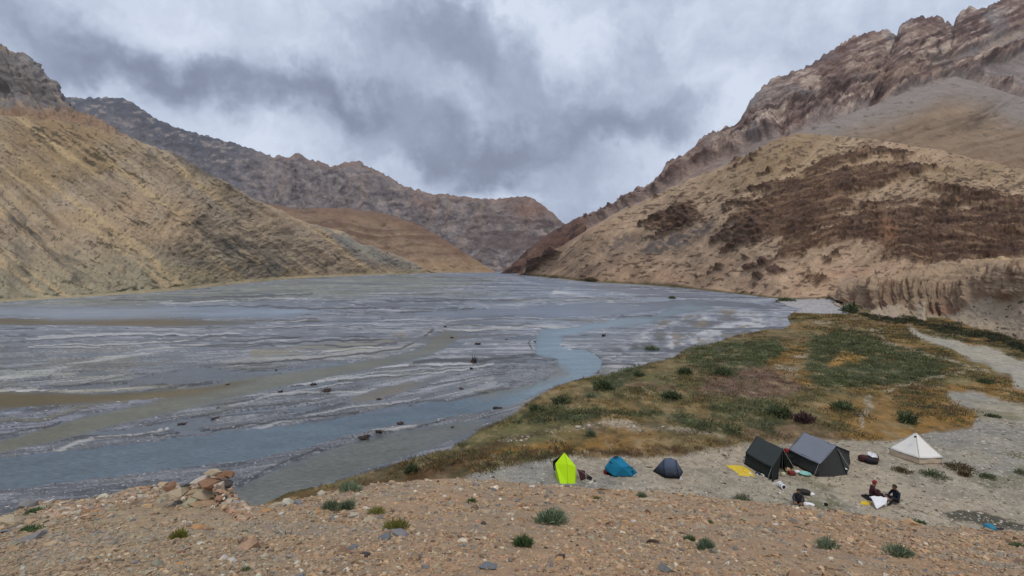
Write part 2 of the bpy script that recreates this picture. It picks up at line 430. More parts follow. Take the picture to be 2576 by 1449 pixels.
# rock relief shared by the rocky ranges
def strata(px, py, Pg, per, tilt, wob, seed):
    z = Pg[..., 2]+tilt*Pg[..., 0]+wob*fbm(px*.006, py*.006, 0.0, 4, .5, seed)
    s = z/per; k = np.floor(s); t = s-k
    return t, k, s
def rocky(px, py, Pg, v, k, seed, gang=62):
    d = Pg[..., 1]
    r1 = fbm(px*.012, py*.012, 0.0, 5, .55, seed, True); r2 = fbm(px*.05, py*.06, 0.0, 4, .55, seed+5, True)
    g = dirnoise(px, py, gang, 160, 22, 4, seed+9, True)
    return (r1*.016+r2*.005+g*.006)*d*k

# far left cliff
FC = [(-400, 60), (-150, 90), (0, 121), (30, 128), (60, 140), (80, 165), (100, 182), (120, 195), (140, 212), (150, 240), (200, 290), (320, 345)]
crF = jag(FC, 5, .05, 61)
def cliff_col(px, py, Pg, v, h):
    c = np.zeros(px.shape+(3,))+C(136, 130, 128)
    t, k, s = strata(px, py, Pg, 22, .12, 30, 63)
    c = colmix(c, C(160, 140, 124), sst(.1, .6, vn(k*1.7, k*0+.5, 0.0, 5))*.8)
    c = colmix(c, C(100, 96, 98), sst(.1, .6, vn(k*2.3, k*0+2.5, 0.0, 6))*.6)
    c = colmix(c, C(92, 80, 74), sst(.25, .6, fbm(px*.06, py*.10, 0.0, 4, .6, 64)))
    c = colmix(c, C(166, 150, 132), sst(.2, .6, dirnoise(px, py, 50, 40, 12, 4, 66))*sst(180, 250, py))
    c = colmix(c, C(160, 128, 98), sst(262, 300, py)*.8)
    return c
m_cliff = land_mat('cliff_rock', .03, .8, 5.0, var=(.6, 1.4))
mountain('left_cliff', -1700, 320, 180, [([(-400, 360), (320, 360)], lambda p: 700+0*p, 0), ([(-400, 250), (0, 262), (150, 292), (320, 350)], lambda p: 840+0*p, .4), (crF, lambda p: 920+0*p, .9, 1), (sh(crF, 30), lambda p: 1050+0*p, 1)], 110,
         lambda px, py, Pg, v: rocky(px, py, Pg, v, 1.0*sst(1.25, .75, v)+.1, 67)+np.round(fbm(px*.01, py*.03, 0.0, 3, .5, 68)*5)*1.6, cliff_col, m_cliff)

# far dark ridge and grey peaks
FR = [(0, 250), (120, 235), (155, 240), (200, 246), (250, 246), (300, 246), (332, 256), (370, 285), (402, 301), (440, 320), (480, 331), (540, 348), (590, 362), (640, 378), (690, 394), (705, 390), (722, 388), (745, 379), (765, 390), (790, 405), (805, 403), (830, 418), (850, 412), (880, 406), (910, 405), (925, 415), (960, 430), (1000, 455), (1050, 477), (1100, 487), (1150, 491), (1200, 498), (1250, 501), (1290, 497), (1330, 495), (1355, 510), (1380, 526), (1400, 545), (1425, 568), (1470, 600), (1550, 640)]
crR = jag(FR, 7, .09, 71)
dR = lambda p: 1560+0*p
def cr_dr(px): return np.minimum(crest_depth(dR, FR, .60)(px), 3600)
def far_disp(px, py, Pg, v):
    k = sst(1.05, .8, v)*.9
    k = k*lerp(.35, 1, sst(520, 660, px))
    d_ = Pg[..., 1]
    ex_ = (dirnoise(px, py, 140, 50, 12, 4, 74, True)*.002+fbm(px*.06, py*.09, 0.0, 5, .65, 75)*.006)*d_*k
    return ex_+rocky(px, py, Pg, v, k*.5, 73, 115)-np.abs(dirnoise(px, py, 118, 160, 26, 5, 76))*.008*Pg[..., 1]*sst(600, 700, px)*sst(1250, 1000, px)
def far_col(px, py, Pg, v, h):
    c = np.zeros(px.shape+(3,))+C(132, 124, 124)
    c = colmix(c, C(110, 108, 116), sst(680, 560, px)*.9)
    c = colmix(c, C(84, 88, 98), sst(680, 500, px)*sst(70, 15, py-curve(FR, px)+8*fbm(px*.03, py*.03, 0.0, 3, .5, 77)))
    c = colmix(c, C(150, 132, 122), sst(.05, .5, dirnoise(px, py, 115, 120, 14, 5, 78))*.7*sst(640, 720, px))
    c = colmix(c, C(96, 88, 92), sst(.05, .45, dirnoise(px, py, 70, 90, 12, 5, 79))*.6)
    fr = fbm(px*.05, py*.12, 0.0, 5, .68, 80); c = colmix(c, C(168, 154, 146), sst(.12, .4, fr)*.7); c = colmix(c, C(78, 72, 78), sst(.12, .4, -fr)*.7)
    c = colmix(c, C(146, 118, 102), sst(20, 2, py-curve(FR, px))*.6*sst(640, 760, px))
    right = sst(1130, 1240, px)
    t, k, s = strata(px, py, Pg, 26, .02, 45, 81)
    band = vn(k*1.3, k*0+.5, 0.0, 7)
    c = colmix(c, C(148, 130, 120), right*sst(0, .6, band)*.7)
    c = colmix(c, C(100, 80, 80), right*sst(.1, .6, -band)*.6)
    c = colmix(c, C(88, 72, 74), sst(0.12, .4, dirnoise(px, py, 8, 60, 6, 4, 83))*.65*sst(1050, 1180, px)*sst(540, 600, py))
    c = colmix(c, C(140, 104, 88), blobs(px, py, [(1330, 530, 50, 22, 0, .7), (1060, 510, 30, 14, 20, .5)]))
    return c
m_far = land_mat('far_mountain_rock', .018, 1.0, 12.0, var=(.6, 1.4))
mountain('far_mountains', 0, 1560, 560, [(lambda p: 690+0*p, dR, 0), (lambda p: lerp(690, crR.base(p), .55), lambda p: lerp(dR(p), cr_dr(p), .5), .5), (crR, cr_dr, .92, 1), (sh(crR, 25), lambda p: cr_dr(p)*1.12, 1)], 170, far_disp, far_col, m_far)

# brown rounded hill in the middle
MB_ = [(560, 470), (640, 505), (740, 524), (820, 523), (900, 526), (990, 541), (1050, 563), (1100, 592), (1160, 632), (1215, 665), (1245, 684), (1260, 690)]
crM = jag(MB_, 2.5, .04, 91)
dM = lambda p: 1180+0*p
def mid_col(px, py, Pg, v, h):
    c = np.zeros(px.shape+(3,))+C(142, 120, 100)
    t, k, s = strata(px, py, Pg, 7, .02, 22, 93)
    b = vn(k*1.9, k*0+.5, 0.0, 8)+.6*fbm(px*.02, py*.03, 0.0, 3, .5, 94)
    c = colmix(c, C(160, 134, 108), sst(0, .6, b)*.7)
    c = colmix(c, C(112, 84, 70), sst(.05, .6, -b)*.7)
    c = colmix(c, C(122, 92, 74), sst(40, 5, py-curve(MB_, px))*.7)
    c = colmix(c, C(168, 142, 112), sst(630, 680, py)*.7)
    c = colmix(c, C(80, 66, 58), sst(.35, .6, dirnoise(px, py, 8, 24, 4, 4, 95))*.7)
    return c
m_mid = land_mat('brown_hill_soil', .03, .7, 4.0, var=(.68, 1.32))
mountain('brown_hill', 560, 1260, 300, [(lambda p: 690+0*p, dM, 0), (crM, lambda p: np.maximum(crest_depth(dM, MB_, .5)(p), 1250), .9, 1), (sh(crM, 20), lambda p: crest_depth(dM, MB_, .5)(p)*1.1+90, 1)], 110,
         lambda px, py, Pg, v: rocky(px, py, Pg, v, .28*sst(1.1, .8, v), 96)+np.abs(dirnoise(px, py, 35, 120, 22, 3, 98))*-8*sst(0, .2, v), mid_col, m_mid)

# dark bluff at the far end of the right bank
SP = [(1255, 690), (1268, 682), (1300, 662), (1335, 628), (1362, 600), (1420, 566), (1450, 552), (1500, 534), (1560, 511), (1620, 478), (1680, 460), (1800, 430)]
crS = jag(SP, 4, .06, 101)
def spur_col(px, py, Pg, v, h):
    c = np.zeros(px.shape+(3,))+C(104, 78, 68)
    c = colmix(c, C(74, 56, 52), sst(0, .4, fbm(px*.05, py*.08, 0.0, 4, .6, 103)))
    c = colmix(c, C(150, 124, 104), sst(.15, .5, dirnoise(px, py, -30, 60, 8, 4, 104))*.7)
    c = colmix(c, C(160, 128, 104), sst(1440, 1520, px)*.7)
    return c
mountain('dark_bluff', 1255, 1800, 240, [(lambda p: 694+0*p, lambda p: 1010+0*p, 0), (crS, crest_depth(lambda p: 1010+0*p, SP, .75), .9, 1), (sh(crS, 20), lambda p: crest_depth(lambda p: 1010+0*p, SP, .75)(p)*1.1, 1)], 90,
         lambda px, py, Pg, v: rocky(px, py, Pg, v, .6*sst(1.1, .8, v), 106, -30), spur_col, m_cliff)

# jagged peaks on the right skyline
RP = [(1480, 545), (1520, 527), (1560, 500), (1590, 480), (1604, 470), (1625, 474), (1650, 466), (1662, 436), (1675, 408), (1692, 397), (1720, 392), (1745, 370), (1757, 352), (1775, 340), (1790, 330), (1795, 322), (1802, 331), (1822, 319), (1862, 318), (1872, 285), (1890, 250), (1918, 218), (1950, 190), (1968, 193), (2000, 178), (2040, 165), (2058, 150), (2078, 135), (2095, 128), (2110, 112), (2150, 92), (2190, 77), (2230, 75), (2250, 88), (2256, 94), (2262, 70), (2282, 48), (2310, 41), (2368, 44), (2378, 55), (2384, 48), (2398, 72), (2404, 50), (2416, 30), (2440, 17), (2475, 22), (2500, 8), (2576, -22), (2760, -70), (2980, -90)]
crP = jag(RP, 9, .10, 111)
def rp_foot(px): return curve([(1480, 600), (1700, 520), (2000, 400), (2400, 420), (2980, 480)], px)
rp_df = lambda p: curve([(1480, 900), (1700, 720), (2000, 640), (2980, 600)], p)
rp_dc = lambda p: curve([(1480, 1120), (1700, 1060), (2000, 1180), (2400, 1400), (2980, 1500)], p)
def rock_m(px, py):
    """where bare rock shows on the peaks, between tongues of scree"""
    wx, wy = warp(px, py, 26, .015, 112)
    m = np.ones(px.shape)
    for pl in ([(1500, 560), (1700, 458), (1900, 352), (2010, 318), (2200, 262), (2330, 205), (2390, 190), (2500, 235), (2980, 300), (2980, 600), (1480, 640)],
               [(2330, 150), (2420, 140), (2520, 95), (2640, 40), (2660, 60), (2560, 110), (2470, 150), (2400, 160), (2340, 170)],
               [(2440, 195), (2500, 165), (2600, 110), (2980, 80), (2980, 300), (2576, 240), (2480, 215)],
               [(1760, 390), (1790, 345), (1850, 330), (1850, 345), (1800, 380), (1700, 440), (1680, 440)]):
        m = np.minimum(m, 1-poly_mask(wx, wy, pl, 7))
    return m
def inward(h, v):
    return np.where(h > 0, h*sst(1.0, .5, v), h*sst(1.0, .9, v))
def peak_disp(px, py, Pg, v): return inward(peak_disp_(px, py, Pg, v), v)
def peak_disp_(px, py, Pg, v):
    r = rock_m(px, py)
    gaps = blobs(px, py, [(2225, 215, 14, 60, 25, 1.0), (2398, 110, 10, 50, 5, .5), (2252, 110, 8, 40, 20, .5), (2050, 250, 12, 60, -30, .5), (2256, 120, 12, 50, 25, .7), (1960, 300, 14, 50, -20, .5)])
    lump = fbm(px*.010, py*.012, 0.0, 3, .5, 113, True)
    k = 1.0
    d = Pg[..., 1]
    return (rocky(px, py, Pg, v, 1.0, 114, -25)*r*k*.30+lump*.013*d*r*k+fbm(px*.045, py*.05, 0.0, 4, .6, 129, True)*.008*d*r*k+fbm(px*.03, py*.035, 0.0, 5, .62, 117)*.012*d*r*k+fbm(px*.10, py*.13, 0.0, 4, .65, 119, True)*.0045*d*r*k+dirnoise(px, py, -24, 34, 6, 3, 120, True)*.0035*d*r*k-gaps*.035*d*k+r*.010*d+
            np.round(dirnoise(px, py, -18, 90, 14, 4, 118)*4)*.0022*d*r*k)
def peak_col(px, py, Pg, v, h):
    c = np.zeros(px.shape+(3,))+C(140, 118, 110)
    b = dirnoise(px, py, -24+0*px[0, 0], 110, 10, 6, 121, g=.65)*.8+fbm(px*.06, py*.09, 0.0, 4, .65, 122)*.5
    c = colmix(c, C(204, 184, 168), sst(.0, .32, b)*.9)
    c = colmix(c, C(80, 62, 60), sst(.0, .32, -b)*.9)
    c = colmix(c, C(130, 128, 130), sst(.1, .5, fbm(px*.02, py*.02, 0.0, 4, .5, 123))*.6)
    c = colmix(c, C(112, 84, 76), sst(0, .4, fbm(px*.012, py*.015, 0.0, 3, .5, 124))*.55)
    c = colmix(c, C(188, 164, 146), blobs(px, py, [(2300, 190, 120, 22, 0, .8), (2330, 100, 60, 30, 0, .5), (2180, 170, 60, 60, 0, .4), (2520, 170, 80, 20, -25, .6), (1960, 215, 60, 14, -8, .5)])*sst(-.3, .3, fbm(px*.05, py*.08, 0.0, 4, .6, 125)))
    c = colmix(c, C(128, 120, 118), blobs(px, py, [(1930, 250, 60, 30, -10, .6)]))
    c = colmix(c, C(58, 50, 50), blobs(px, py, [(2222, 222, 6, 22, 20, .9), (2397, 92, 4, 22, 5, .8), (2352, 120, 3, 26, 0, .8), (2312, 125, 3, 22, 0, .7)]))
    r = rock_m(px, py)
    scree = np.zeros(px.shape+(3,))+C(150, 138, 134)
    scree = colmix(scree, C(170, 152, 140), sst(0, .4, dirnoise(px, py, -28, 180, 14, 4, 127)))
    scree = colmix(scree, C(120, 112, 112), sst(0, .4, dirnoise(px, py, 28, 120, 16, 4, 128))*.5)
    scree = colmix(scree, C(150, 124, 108), sst(280, 420, py)*.5)
    return c*r[..., None]+scree*(1-r[..., None])
m_peak = land_mat('peak_rock', .05, 1.0, 6.0, var=(.5, 1.5))
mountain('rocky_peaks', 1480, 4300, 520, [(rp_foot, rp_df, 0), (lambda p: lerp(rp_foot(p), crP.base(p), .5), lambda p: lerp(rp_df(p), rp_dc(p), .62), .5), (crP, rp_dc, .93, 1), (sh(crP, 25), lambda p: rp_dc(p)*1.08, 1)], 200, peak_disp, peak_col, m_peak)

# smooth brown shoulder below the peaks
UH = [(1560, 530), (1700, 472), (1900, 374), (2050, 318), (2200, 262), (2300, 224), (2400, 193), (2445, 203), (2510, 225), (2576, 246), (2760, 300), (2980, 340)]
crU = jag(UH, 2.0, .03, 131)
uh_f = lambda p: curve([(1560, 560), (1900, 440), (2300, 420), (2980, 560)], p)
uh_df = lambda p: curve([(1560, 600), (2000, 540), (2980, 430)], p)
uh_dc = lambda p: curve([(1560, 640), (2000, 640), (2400, 800), (2980, 700)], p)
def uh_col(px, py, Pg, v, h):
    c = np.zeros(px.shape+(3,))+C(144, 124, 104)
    s1 = dirnoise(px, py, -14, 160, 12, 5, 133)
    c = colmix(c, C(160, 136, 112), sst(0, .45, s1)*.7)
    c = colmix(c, C(118, 94, 76), sst(0.05, .45, -s1)*.6)
    top = sst(95, 10, (py-curve(UH, px))+20*fbm(px*.02, py*.02, 0.0, 3, .5, 134))
    c = colmix(c, C(148, 138, 132), top*.95)
    c = colmix(c, C(90, 76, 66), blobs(px, py, [(2470, 290, 80, 14, -32, .9), (2330, 310, 40, 10, -20, .35)])*sst(-.4, .2, dirnoise(px, py, -30, 40, 6, 4, 135)))
    c = colmix(c, C(150, 126, 104), sst(300, 420, py)*.5*sst(2100, 2300, px))
    c = colmix(c, C(86, 76, 60), sst(.42, .6, dirnoise(px, py, 0, 22, 5, 3, 137))*.6)
    return c
mountain('brown_shoulder', 1560, 4300, 400, [(uh_f, uh_df, 0), (crU, uh_dc, .92, 1), (sh(crU, 14), lambda p: uh_dc(p)*1.06, 1)], 120,
         lambda px, py, Pg, v: (fbm(px*.006, py*.01, 0.0, 4, .5, 138)*.012+dirnoise(px, py, -16, 90, 12, 4, 139)*.003)*Pg[..., 1]*sst(1.1, .8, v), uh_col, land_mat('shoulder_soil', .06, .6, 2.5, var=(.74, 1.26)))

# big right hill with dark outcrops
RF = [(1285, 692), (1300, 692), (1400, 700), (1480, 711), (1600, 716), (1700, 724), (1800, 735), (1900, 746), (1960, 755), (2110, 753), (2300, 765), (2980, 800)]
RC = [(1285, 695), (1298, 689), (1320, 668), (1400, 622), (1480, 578), (1560, 531), (1650, 491), (1700, 471), (1800, 426), (1900, 378), (1960, 350), (2010, 336), (2100, 338), (2200, 347), (2300, 365), (2400, 388), (2500, 408), (2700, 450), (2980, 500)]
crH = jag(RC, 3.0, .05, 141)
RF = smooth_pts(RF, 30)
dfH = plane_depth(RF, -.2)
dcH = crest_depth(dfH, smooth_pts(RC, 40), .62)
OUT = [(1950, 560, 130, 50, -12, .85), (2060, 470, 150, 38, -14, .75), (2200, 440, 120, 26, -12, .55), (2330, 610, 150, 48, 3, 1.0), (2220, 560, 120, 36, 0, .55), (2470, 620, 100, 20, 4, .8),
       (1700, 555, 62, 26, -20, .95), (1880, 400, 60, 14, -28, .35), (2480, 500, 110, 26, 10, .45), (2120, 400, 110, 12, -14, .45), (2330, 545, 130, 20, 6, .4), (2440, 540, 150, 50, 6, .35), (2560, 600, 60, 30, 4, .5), (1800, 600, 30, 22, -20, .6), (2050, 610, 80, 24, -8, .5),
       (1890, 672, 18, 10, -20, .9), (1925, 660, 12, 8, -10, .8), (1955, 690, 14, 8, 0, .8), (1990, 640, 30, 10, 0, .7), (1905, 695, 20, 8, 10, .7), (1960, 720, 60, 10, 0, .35), (2050, 700, 50, 16, 10, .45), (1830, 630, 40, 12, -30, .5), (1370, 640, 40, 12, -35, .8), (1330, 672, 30, 10, -40, .7),
       (1600, 705, 60, 6, 0, .35), (1480, 703, 30, 5, 0, .7), (2080, 655, 14, 9, 0, .7), (2100, 640, 16, 7, 0, .6), (1870, 735, 50, 6, 0, .5),
       (1650, 660, 200, 30, -30, -.8), (2120, 700, 70, 40, -20, -.35), (1800, 700, 120, 20, 0, -.25), (2000, 350, 160, 14, 0, -.5), (2450, 430, 200, 20, 6, -.2)]
_sx = np.linspace(1200, 3000, 400); _sl = .34*(1-sst(1950, 2330, _sx))-.05*sst(1950, 2330, _sx); _sT = np.cumsum(_sl)*(_sx[1]-_sx[0])
def strat(px, py):
    wx, wy = warp(px, py, 10, .012, 142)
    return wy+np.interp(wx, _sx, _sT), wx
def outc(px, py):
    q, ux = strat(px, py)
    band = fbm(q/15, ux/150, 0.0, 5, .55, 143); fine = fbm(q/4.2, ux/46, 0.0, 4, .6, 145); rag = fbm(ux*.05, q*.05, 0.0, 4, .6, 146)
    low = blobs(px, py, [(1640, 672, 200, 26, -16, .35), (1900, 716, 160, 18, 0, .2), (1480, 640, 100, 22, -30, .2)])
    return sst(.20, .36, band*.42+fine*.24+rag*.16+blobs(px, py, OUT)*.84+.02-low)
def right_disp(px, py, Pg, v):
    d = Pg[..., 1]; o = outc(px, py); k = sst(0, .05, v)*sst(1.08, .9, v)
    base = fbm(px*.006, py*.009, 0.0, 4, .5, 147)*.016+dirnoise(px, py, -38, 130, 16, 4, 148)*.0035
    q, ux = strat(px, py); t = np.round(fbm(q/13, ux/140, 0.0, 4, .5, 149)*7)/7
    r = .006+t*.012+fbm(px*.05, py*.07, 0.0, 4, .6, 150, True)*.006+fbm(px*.16, py*.2, 0.0, 2, .6, 151)*.002
    return (base+o*r)*d*k
def right_col(px, py, Pg, v, h):
    c = np.zeros(px.shape+(3,))+C(176, 152, 128)
    big = fbm(px*.005, py*.008, 0.0, 4, .55, 153)
    c = colmix(c, C(160, 136, 104), sst(560, 400, py)*.8)
    c = colmix(c, C(196, 166, 138), sst(0, .5, big)*.5)
    c = colmix(c, C(186, 154, 128), sst(620, 700, py)*.4)
    c = colmix(c, C(180, 150, 124), sst(1700, 1500, px)*.5)
    ch = dirnoise(px, py, -40, 160, 12, 4, 155)
    c = colmix(c, C(202, 174, 146), sst(.1, .5, ch)*.5)
    c = colmix(c, C(146, 120, 98), sst(.1, .5, -ch)*.55)
    wx, wy = warp(px, py, 12, .03, 156)
    gs = np.maximum(poly_mask(wx, wy, [(1600, 640), (1640, 605), (1720, 580), (1800, 560), (1790, 590), (1730, 615), (1660, 640)], 9), .8*poly_mask(wx, wy, [(1500, 620), (1570, 590), (1650, 590), (1580, 620), (1520, 640)], 9))
    c = colmix(c, C(112, 102, 98), gs*sst(-.5, .2, fbm(px*.08, py*.14, 0.0, 3, .6, 157)))
    c = colmix(c, C(150, 132, 120), blobs(px, py, [(2140, 720, 26, 40, -30, .6), (1560, 640, 70, 20, -30, .5)]))
    c = colmix(c, C(190, 138, 108), blobs(px, py, [(2100, 690, 50, 12, -10, .25), (2250, 610, 20, 40, 10, .3), (1690, 700, 60, 10, 0, .2)]))
    o = outc(px, py)
    rk = np.zeros(px.shape+(3,))+C(112, 88, 72)
    q, ux = strat(px, py); st = fbm(q/5, ux/80, 0.0, 4, .6, 158)
    rk = colmix(rk, C(158, 130, 106), sst(.1, .4, st)*.75)
    rk = colmix(rk, C(72, 54, 46), sst(.05, .45, -st)*.8)
    rk = colmix(rk, C(100, 78, 72), sst(0, .4, fbm(px*.02, py*.03, 0.0, 3, .5, 159))*.5)
    rk = colmix(rk, C(156, 116, 88), blobs(px, py, [(2240, 590, 24, 34, 0, .8)]))
    c = c*(1-o[..., None])+rk*o[..., None]
    sm = dirnoise(px, py, -4, 16, 5, 3, 160)
    dn = fbm(px*.01, py*.015, 0.0, 3, .5, 161)
    c = colmix(c, C(84, 66, 52), sst(.34, .52, sm+.3*dn+sst(1400, 2100, px)*.08)*.75)
    dt = fbm(px*.10, py*.22, 0.0, 2, .5, 162)
    c = colmix(c, C(72, 56, 46), sst(.42, .56, dt+.15*dn)*.75*sst(1500, 1900, px)*sst(700, 560, py))
    c = colmix(c, C(96, 88, 52), sst(8, 2, np.abs(py-curve(RF, px)+2))*.8)
    return c
m_right = land_mat('right_hill_soil', .11, .8, 1.8, var=(.62, 1.38), speck=.25)
mountain('right_hill', 1285, 4300, 640, [(RF, dfH, 0), (crH, dcH, .92, 1), (sh(crH, 14), lambda p: dcH(p)*1.08, 1)], 270, right_disp, right_col, m_right)

# fluted sand cliff with scree fans
SF = [P2(*p) for p in [(3128, 1140), (3150, 1150), (3175, 1164), (3295, 1192), (3466, 1212), (3620, 1232), (3733, 1255), (3840, 1292), (4100, 1370), (4400, 1440)]]
SB = [P2(*p) for p in [(3128, 1136), (3150, 1138), (3188, 1147), (3235, 1162), (3262, 1156), (3310, 1160), (3372, 1134), (3395, 1158), (3425, 1176), (3466, 1134), (3474, 1180), (3543, 1190), (3590, 1172), (3620, 1153), (3701, 1116), (3786, 1132), (3840, 1112), (4100, 1090), (4400, 1080)]]
ST = [P2(*p) for p in [(3128, 1130), (3146, 1121), (3190, 1086), (3222, 1070), (3274, 1053), (3330, 1064), (3380, 1066), (3430, 1058), (3479, 1064), (3550, 1072), (3640, 1058), (3722, 1018), (3840, 1000), (4100, 980), (4400, 980)]]
SU = [P2(*p) for p in [(3128, 1126), (3200, 1076), (3280, 1044), (3380, 1026), (3450, 1010), (3530, 986), (3743, 965), (3840, 968), (4100, 960), (4400, 960)]]
dSF = plane_depth(SF, .45)
def sand_disp(px, py, Pg, v):
    d = Pg[..., 1]
    u = px+10*fbm(px*.02, py*.01, 0.0, 2, .5, 171)
    cb = curve(SB, px); ctp = curve(ST, px)
    m = sst(cb+8, cb-8, py)*sst(ctp-12, ctp+2, py)
    fl = .8*np.abs(vn(u*.030, u*0+.5, 0.0, 172))**.7+.4*np.abs(vn(u*.085, py*.01, 0.0, 173))+.25*np.abs(vn(u*.2, py*.03, 0.0, 183))
    low = sst(ctp-60, ctp, py)
    return (m*(fl-.3)*.024+.004*fbm(px*.07, py*.12, 0.0, 5, .68, 174)+m*.003*dirnoise(px, py, 2, 60, 8, 4, 176)+m*.008*dirnoise(px, py, 86, 60, 9, 4, 182, True)+.004*(1-m)*dirnoise(px, py, -35, 90, 22, 3, 175)*sst(cb-10, cb+20, py)+ .005*fbm(px*.02, py*.04, 0.0, 4, .55, 179, True)*sst(ctp+6, ctp-14, py))*d*sst(0, .1, v)
def sand_col(px, py, Pg, v, h):
    c = np.zeros(px.shape+(3,))+C(174, 154, 132)
    cb = curve(SB, px); ctp = curve(ST, px)
    m = sst(cb+4, cb-4, py)*sst(ctp-10, ctp+2, py)
    c = colmix(c, C(154, 132, 110), m)
    c = colmix(c, C(176, 150, 124), m*sst(0, .5, dirnoise(px, py, 2, 50, 5, 4, 178)))
    c = colmix(c, C(110, 84, 68), m*sst(.12, .02, np.abs(vn((px+10*fbm(px*.02, py*.01, 0.0, 2, .5, 171))*.030, px*0+.5, 0.0, 172)))*.5)
    c = colmix(c, C(132, 100, 80), m*sst(.1, .5, -dirnoise(px, py, 88, 60, 9, 4, 177))*.8)
    c = colmix(c, C(166, 128, 108), m*blobs(px, py, [(2370, 790, 60, 14, 0, .7)]))
    c = colmix(c, C(176, 148, 118), sst(ctp+2, ctp-10, py)*.8)
    c = colmix(c, C(132, 112, 90), sst(ctp+2, ctp-10, py)*sst(.05, .45, dirnoise(px, py, -3, 50, 7, 4, 180))*.8)
    c = colmix(c, C(204, 174, 132), blobs(px, py, [(2540, 652, 70, 5, 3, .9)]))
    sc = sst(cb-2, cb+6, py)
    c = colmix(c, C(182, 164, 142), sc*.9)
    dots = fbm(px*.10, py*.22, 0.0, 2, .5, 181)
    c = colmix(c, C(74, 66, 48), sst(.50, .62, dots)*.9*sc*sst(2330, 2440, px))
    return c
mountain('sand_cliff', P2(3128, 0)[0], 4300, 380, [(SF, dSF, 0), (SB, lambda p: dSF(p)*1.16, .38), (ST, lambda p: dSF(p)*1.24, .72), (SU, lambda p: dSF(p)*1.7, .93, 1), (sh(lambda p: curve(SU, p), 3), lambda p: dSF(p)*2.3, 1)], 170, sand_disp, sand_col,
         land_mat('sand_cliff_soil', .5, .6, .4, var=(.75, 1.25)))

# ------------------------------------------------------------------ valley floor: braided riverbed, water, meadow, camp ground
BANK = [P2(*p) for p in [(3010, 1160), (2976, 1170), (2956, 1189), (2967, 1217), (2939, 1233), (2854, 1237), (2776, 1256), (2660, 1289), (2575, 1311), (2524, 1338), (2485, 1349), (2396, 1373), (2338, 1392), (2272, 1408), (2194, 1417), (2148, 1427), (2097, 1443), (2039, 1477), (2005, 1497), (1980, 1514), (1924, 1556), (1858, 1589), (1793, 1617), (1728, 1659), (1690, 1685), (1638, 1698), (1463, 1749), (1308, 1795), (1152, 1832), (1055, 1858), (978, 1893), (900, 1930), (700, 2080)]]
MEADOW = BANK+[(500, 1700), (4500, 1700), (4500, 780), (2600, 760), (2200, 770), (2130, 752), (2104, 742), (2000, 752), (1950, 757), (1975, 768)]
SILT = lin(150, 146, 128)
NR, NC = 400, 1060
gx = np.linspace(-420, 2990, NC)
# keep the columns dense inside the frame
gx = np.concatenate([np.linspace(-1700, -15, 50), np.linspace(-12, 2590, 980), np.linspace(2600, 4300, 60)]); NC = len(gx)
gy = np.concatenate([np.linspace(683.5, 720, 48), np.linspace(721, 1000, 190), np.linspace(1001.5, 1400, 178)]); NR = len(gy)
PX, PY = np.meshgrid(gx, gy)
wx, wy = warp(PX, PY, 7, .03, 201)
sdM = psd(PX+(wx-PX)*.8, PY+(wy-PY)*.8, MEADOW)
mpp = (CZ/np.maximum(PY-HOR, 8))                       # rough metres per px
sdm_far = np.where(sdM > 500, 500, sdM)
M = sdM < 0
Zs = np.where(M, .28+.52*sst(0, 60, np.clip(-sdM, 0, 900)), 0.0)
deep = np.isfinite(sdM)&(psd(PX, PY, [(x+120, y+90) for x, y in BANK]+[(500, 1700), (4500, 1700), (3200, 700)]) < 0)
Zs = np.where(M & (sdM > 900), .8, Zs)
Zs = np.where(M, np.minimum(Zs, .8), 0)
G0 = at_z(PX, PY, Zs)
Xw, Yw = G0[..., 0], G0[..., 1]
# flow coordinates: the river comes down the valley and turns to the left below the camera
psi = np.log(np.maximum((34-Xw)+np.maximum(0, Yw-110)*.0, 2)*np.maximum(Yw-12, 2))
hor = Yw
psiL = np.log(np.maximum(Yw, 2))*1.5
phi = Xw*.02+Yw*.0
tn = fbm(Xw*.03, Yw*.02, 0.0, 4, .5, 203)
ppx = np.log(PY-HOR+4)                                 # rows in the far field lie almost level
n_lv = fbm(PX*.0045+.6*tn, ppx*13+.9*tn, 0.0, 5, .6, 205)
n_fl = fbm(psi*6+.9*tn, PX*.004, 0.0, 5, .58, 207)
n_f2 = fbm(psi*26+1.2*tn, PX*.005, 0.0, 4, .55, 208)
tN = sst(880, 1010, PY+.06*(1288-PX))                  # nearer ground follows the bend
nstk = n_lv*(1-tN)+n_fl*tN
nsm = fbm(PX*.0055+.5*tn, ppx*42+1.3*tn, 0.0, 4, .6, 209)*(1-tN)+n_f2*tN
fine = fbm(PX*.05, PY*.16, 0.0, 3, .6, 211)
# colour of dry gravel and silt, with sky reflection painted into the far bed
c = np.zeros(PX.shape+(3,))+C(122, 125, 130)
c = colmix(c, C(150, 152, 156), sst(.08, .42, nstk*.6+nsm*.6))
c = colmix(c, C(96, 98, 106), sst(.05, .42, -nstk*.6-nsm*.55))
c = colmix(c, C(134, 130, 118), sst(.05, .4, fbm(PX*.004, PY*.012, 0.0, 4, .5, 213))*.6)
c = colmix(c, C(140, 140, 128), sst(770, 730, PY)*sst(1350, 1100, PX)*.75)
c = colmix(c, C(108, 110, 116), sst(1000, 1060, PY)*.65)
c = colmix(c, C(176, 176, 180), sst(.28, .5, nsm*.9+nstk*.3-.05)*.7)
nst3 = fbm(PX*.009+.4*tn, ppx*110+1.6*tn, 0.0, 3, .6, 216)*(1-tN)+fbm(psi*70+1.4*tn, PX*.010, 0.0, 3, .6, 217)*tN
c = colmix(c, C(172, 173, 178), sst(.15, .55, nst3)*.55)
c = colmix(c, C(84, 86, 92), sst(.15, .55, -nst3)*.55)
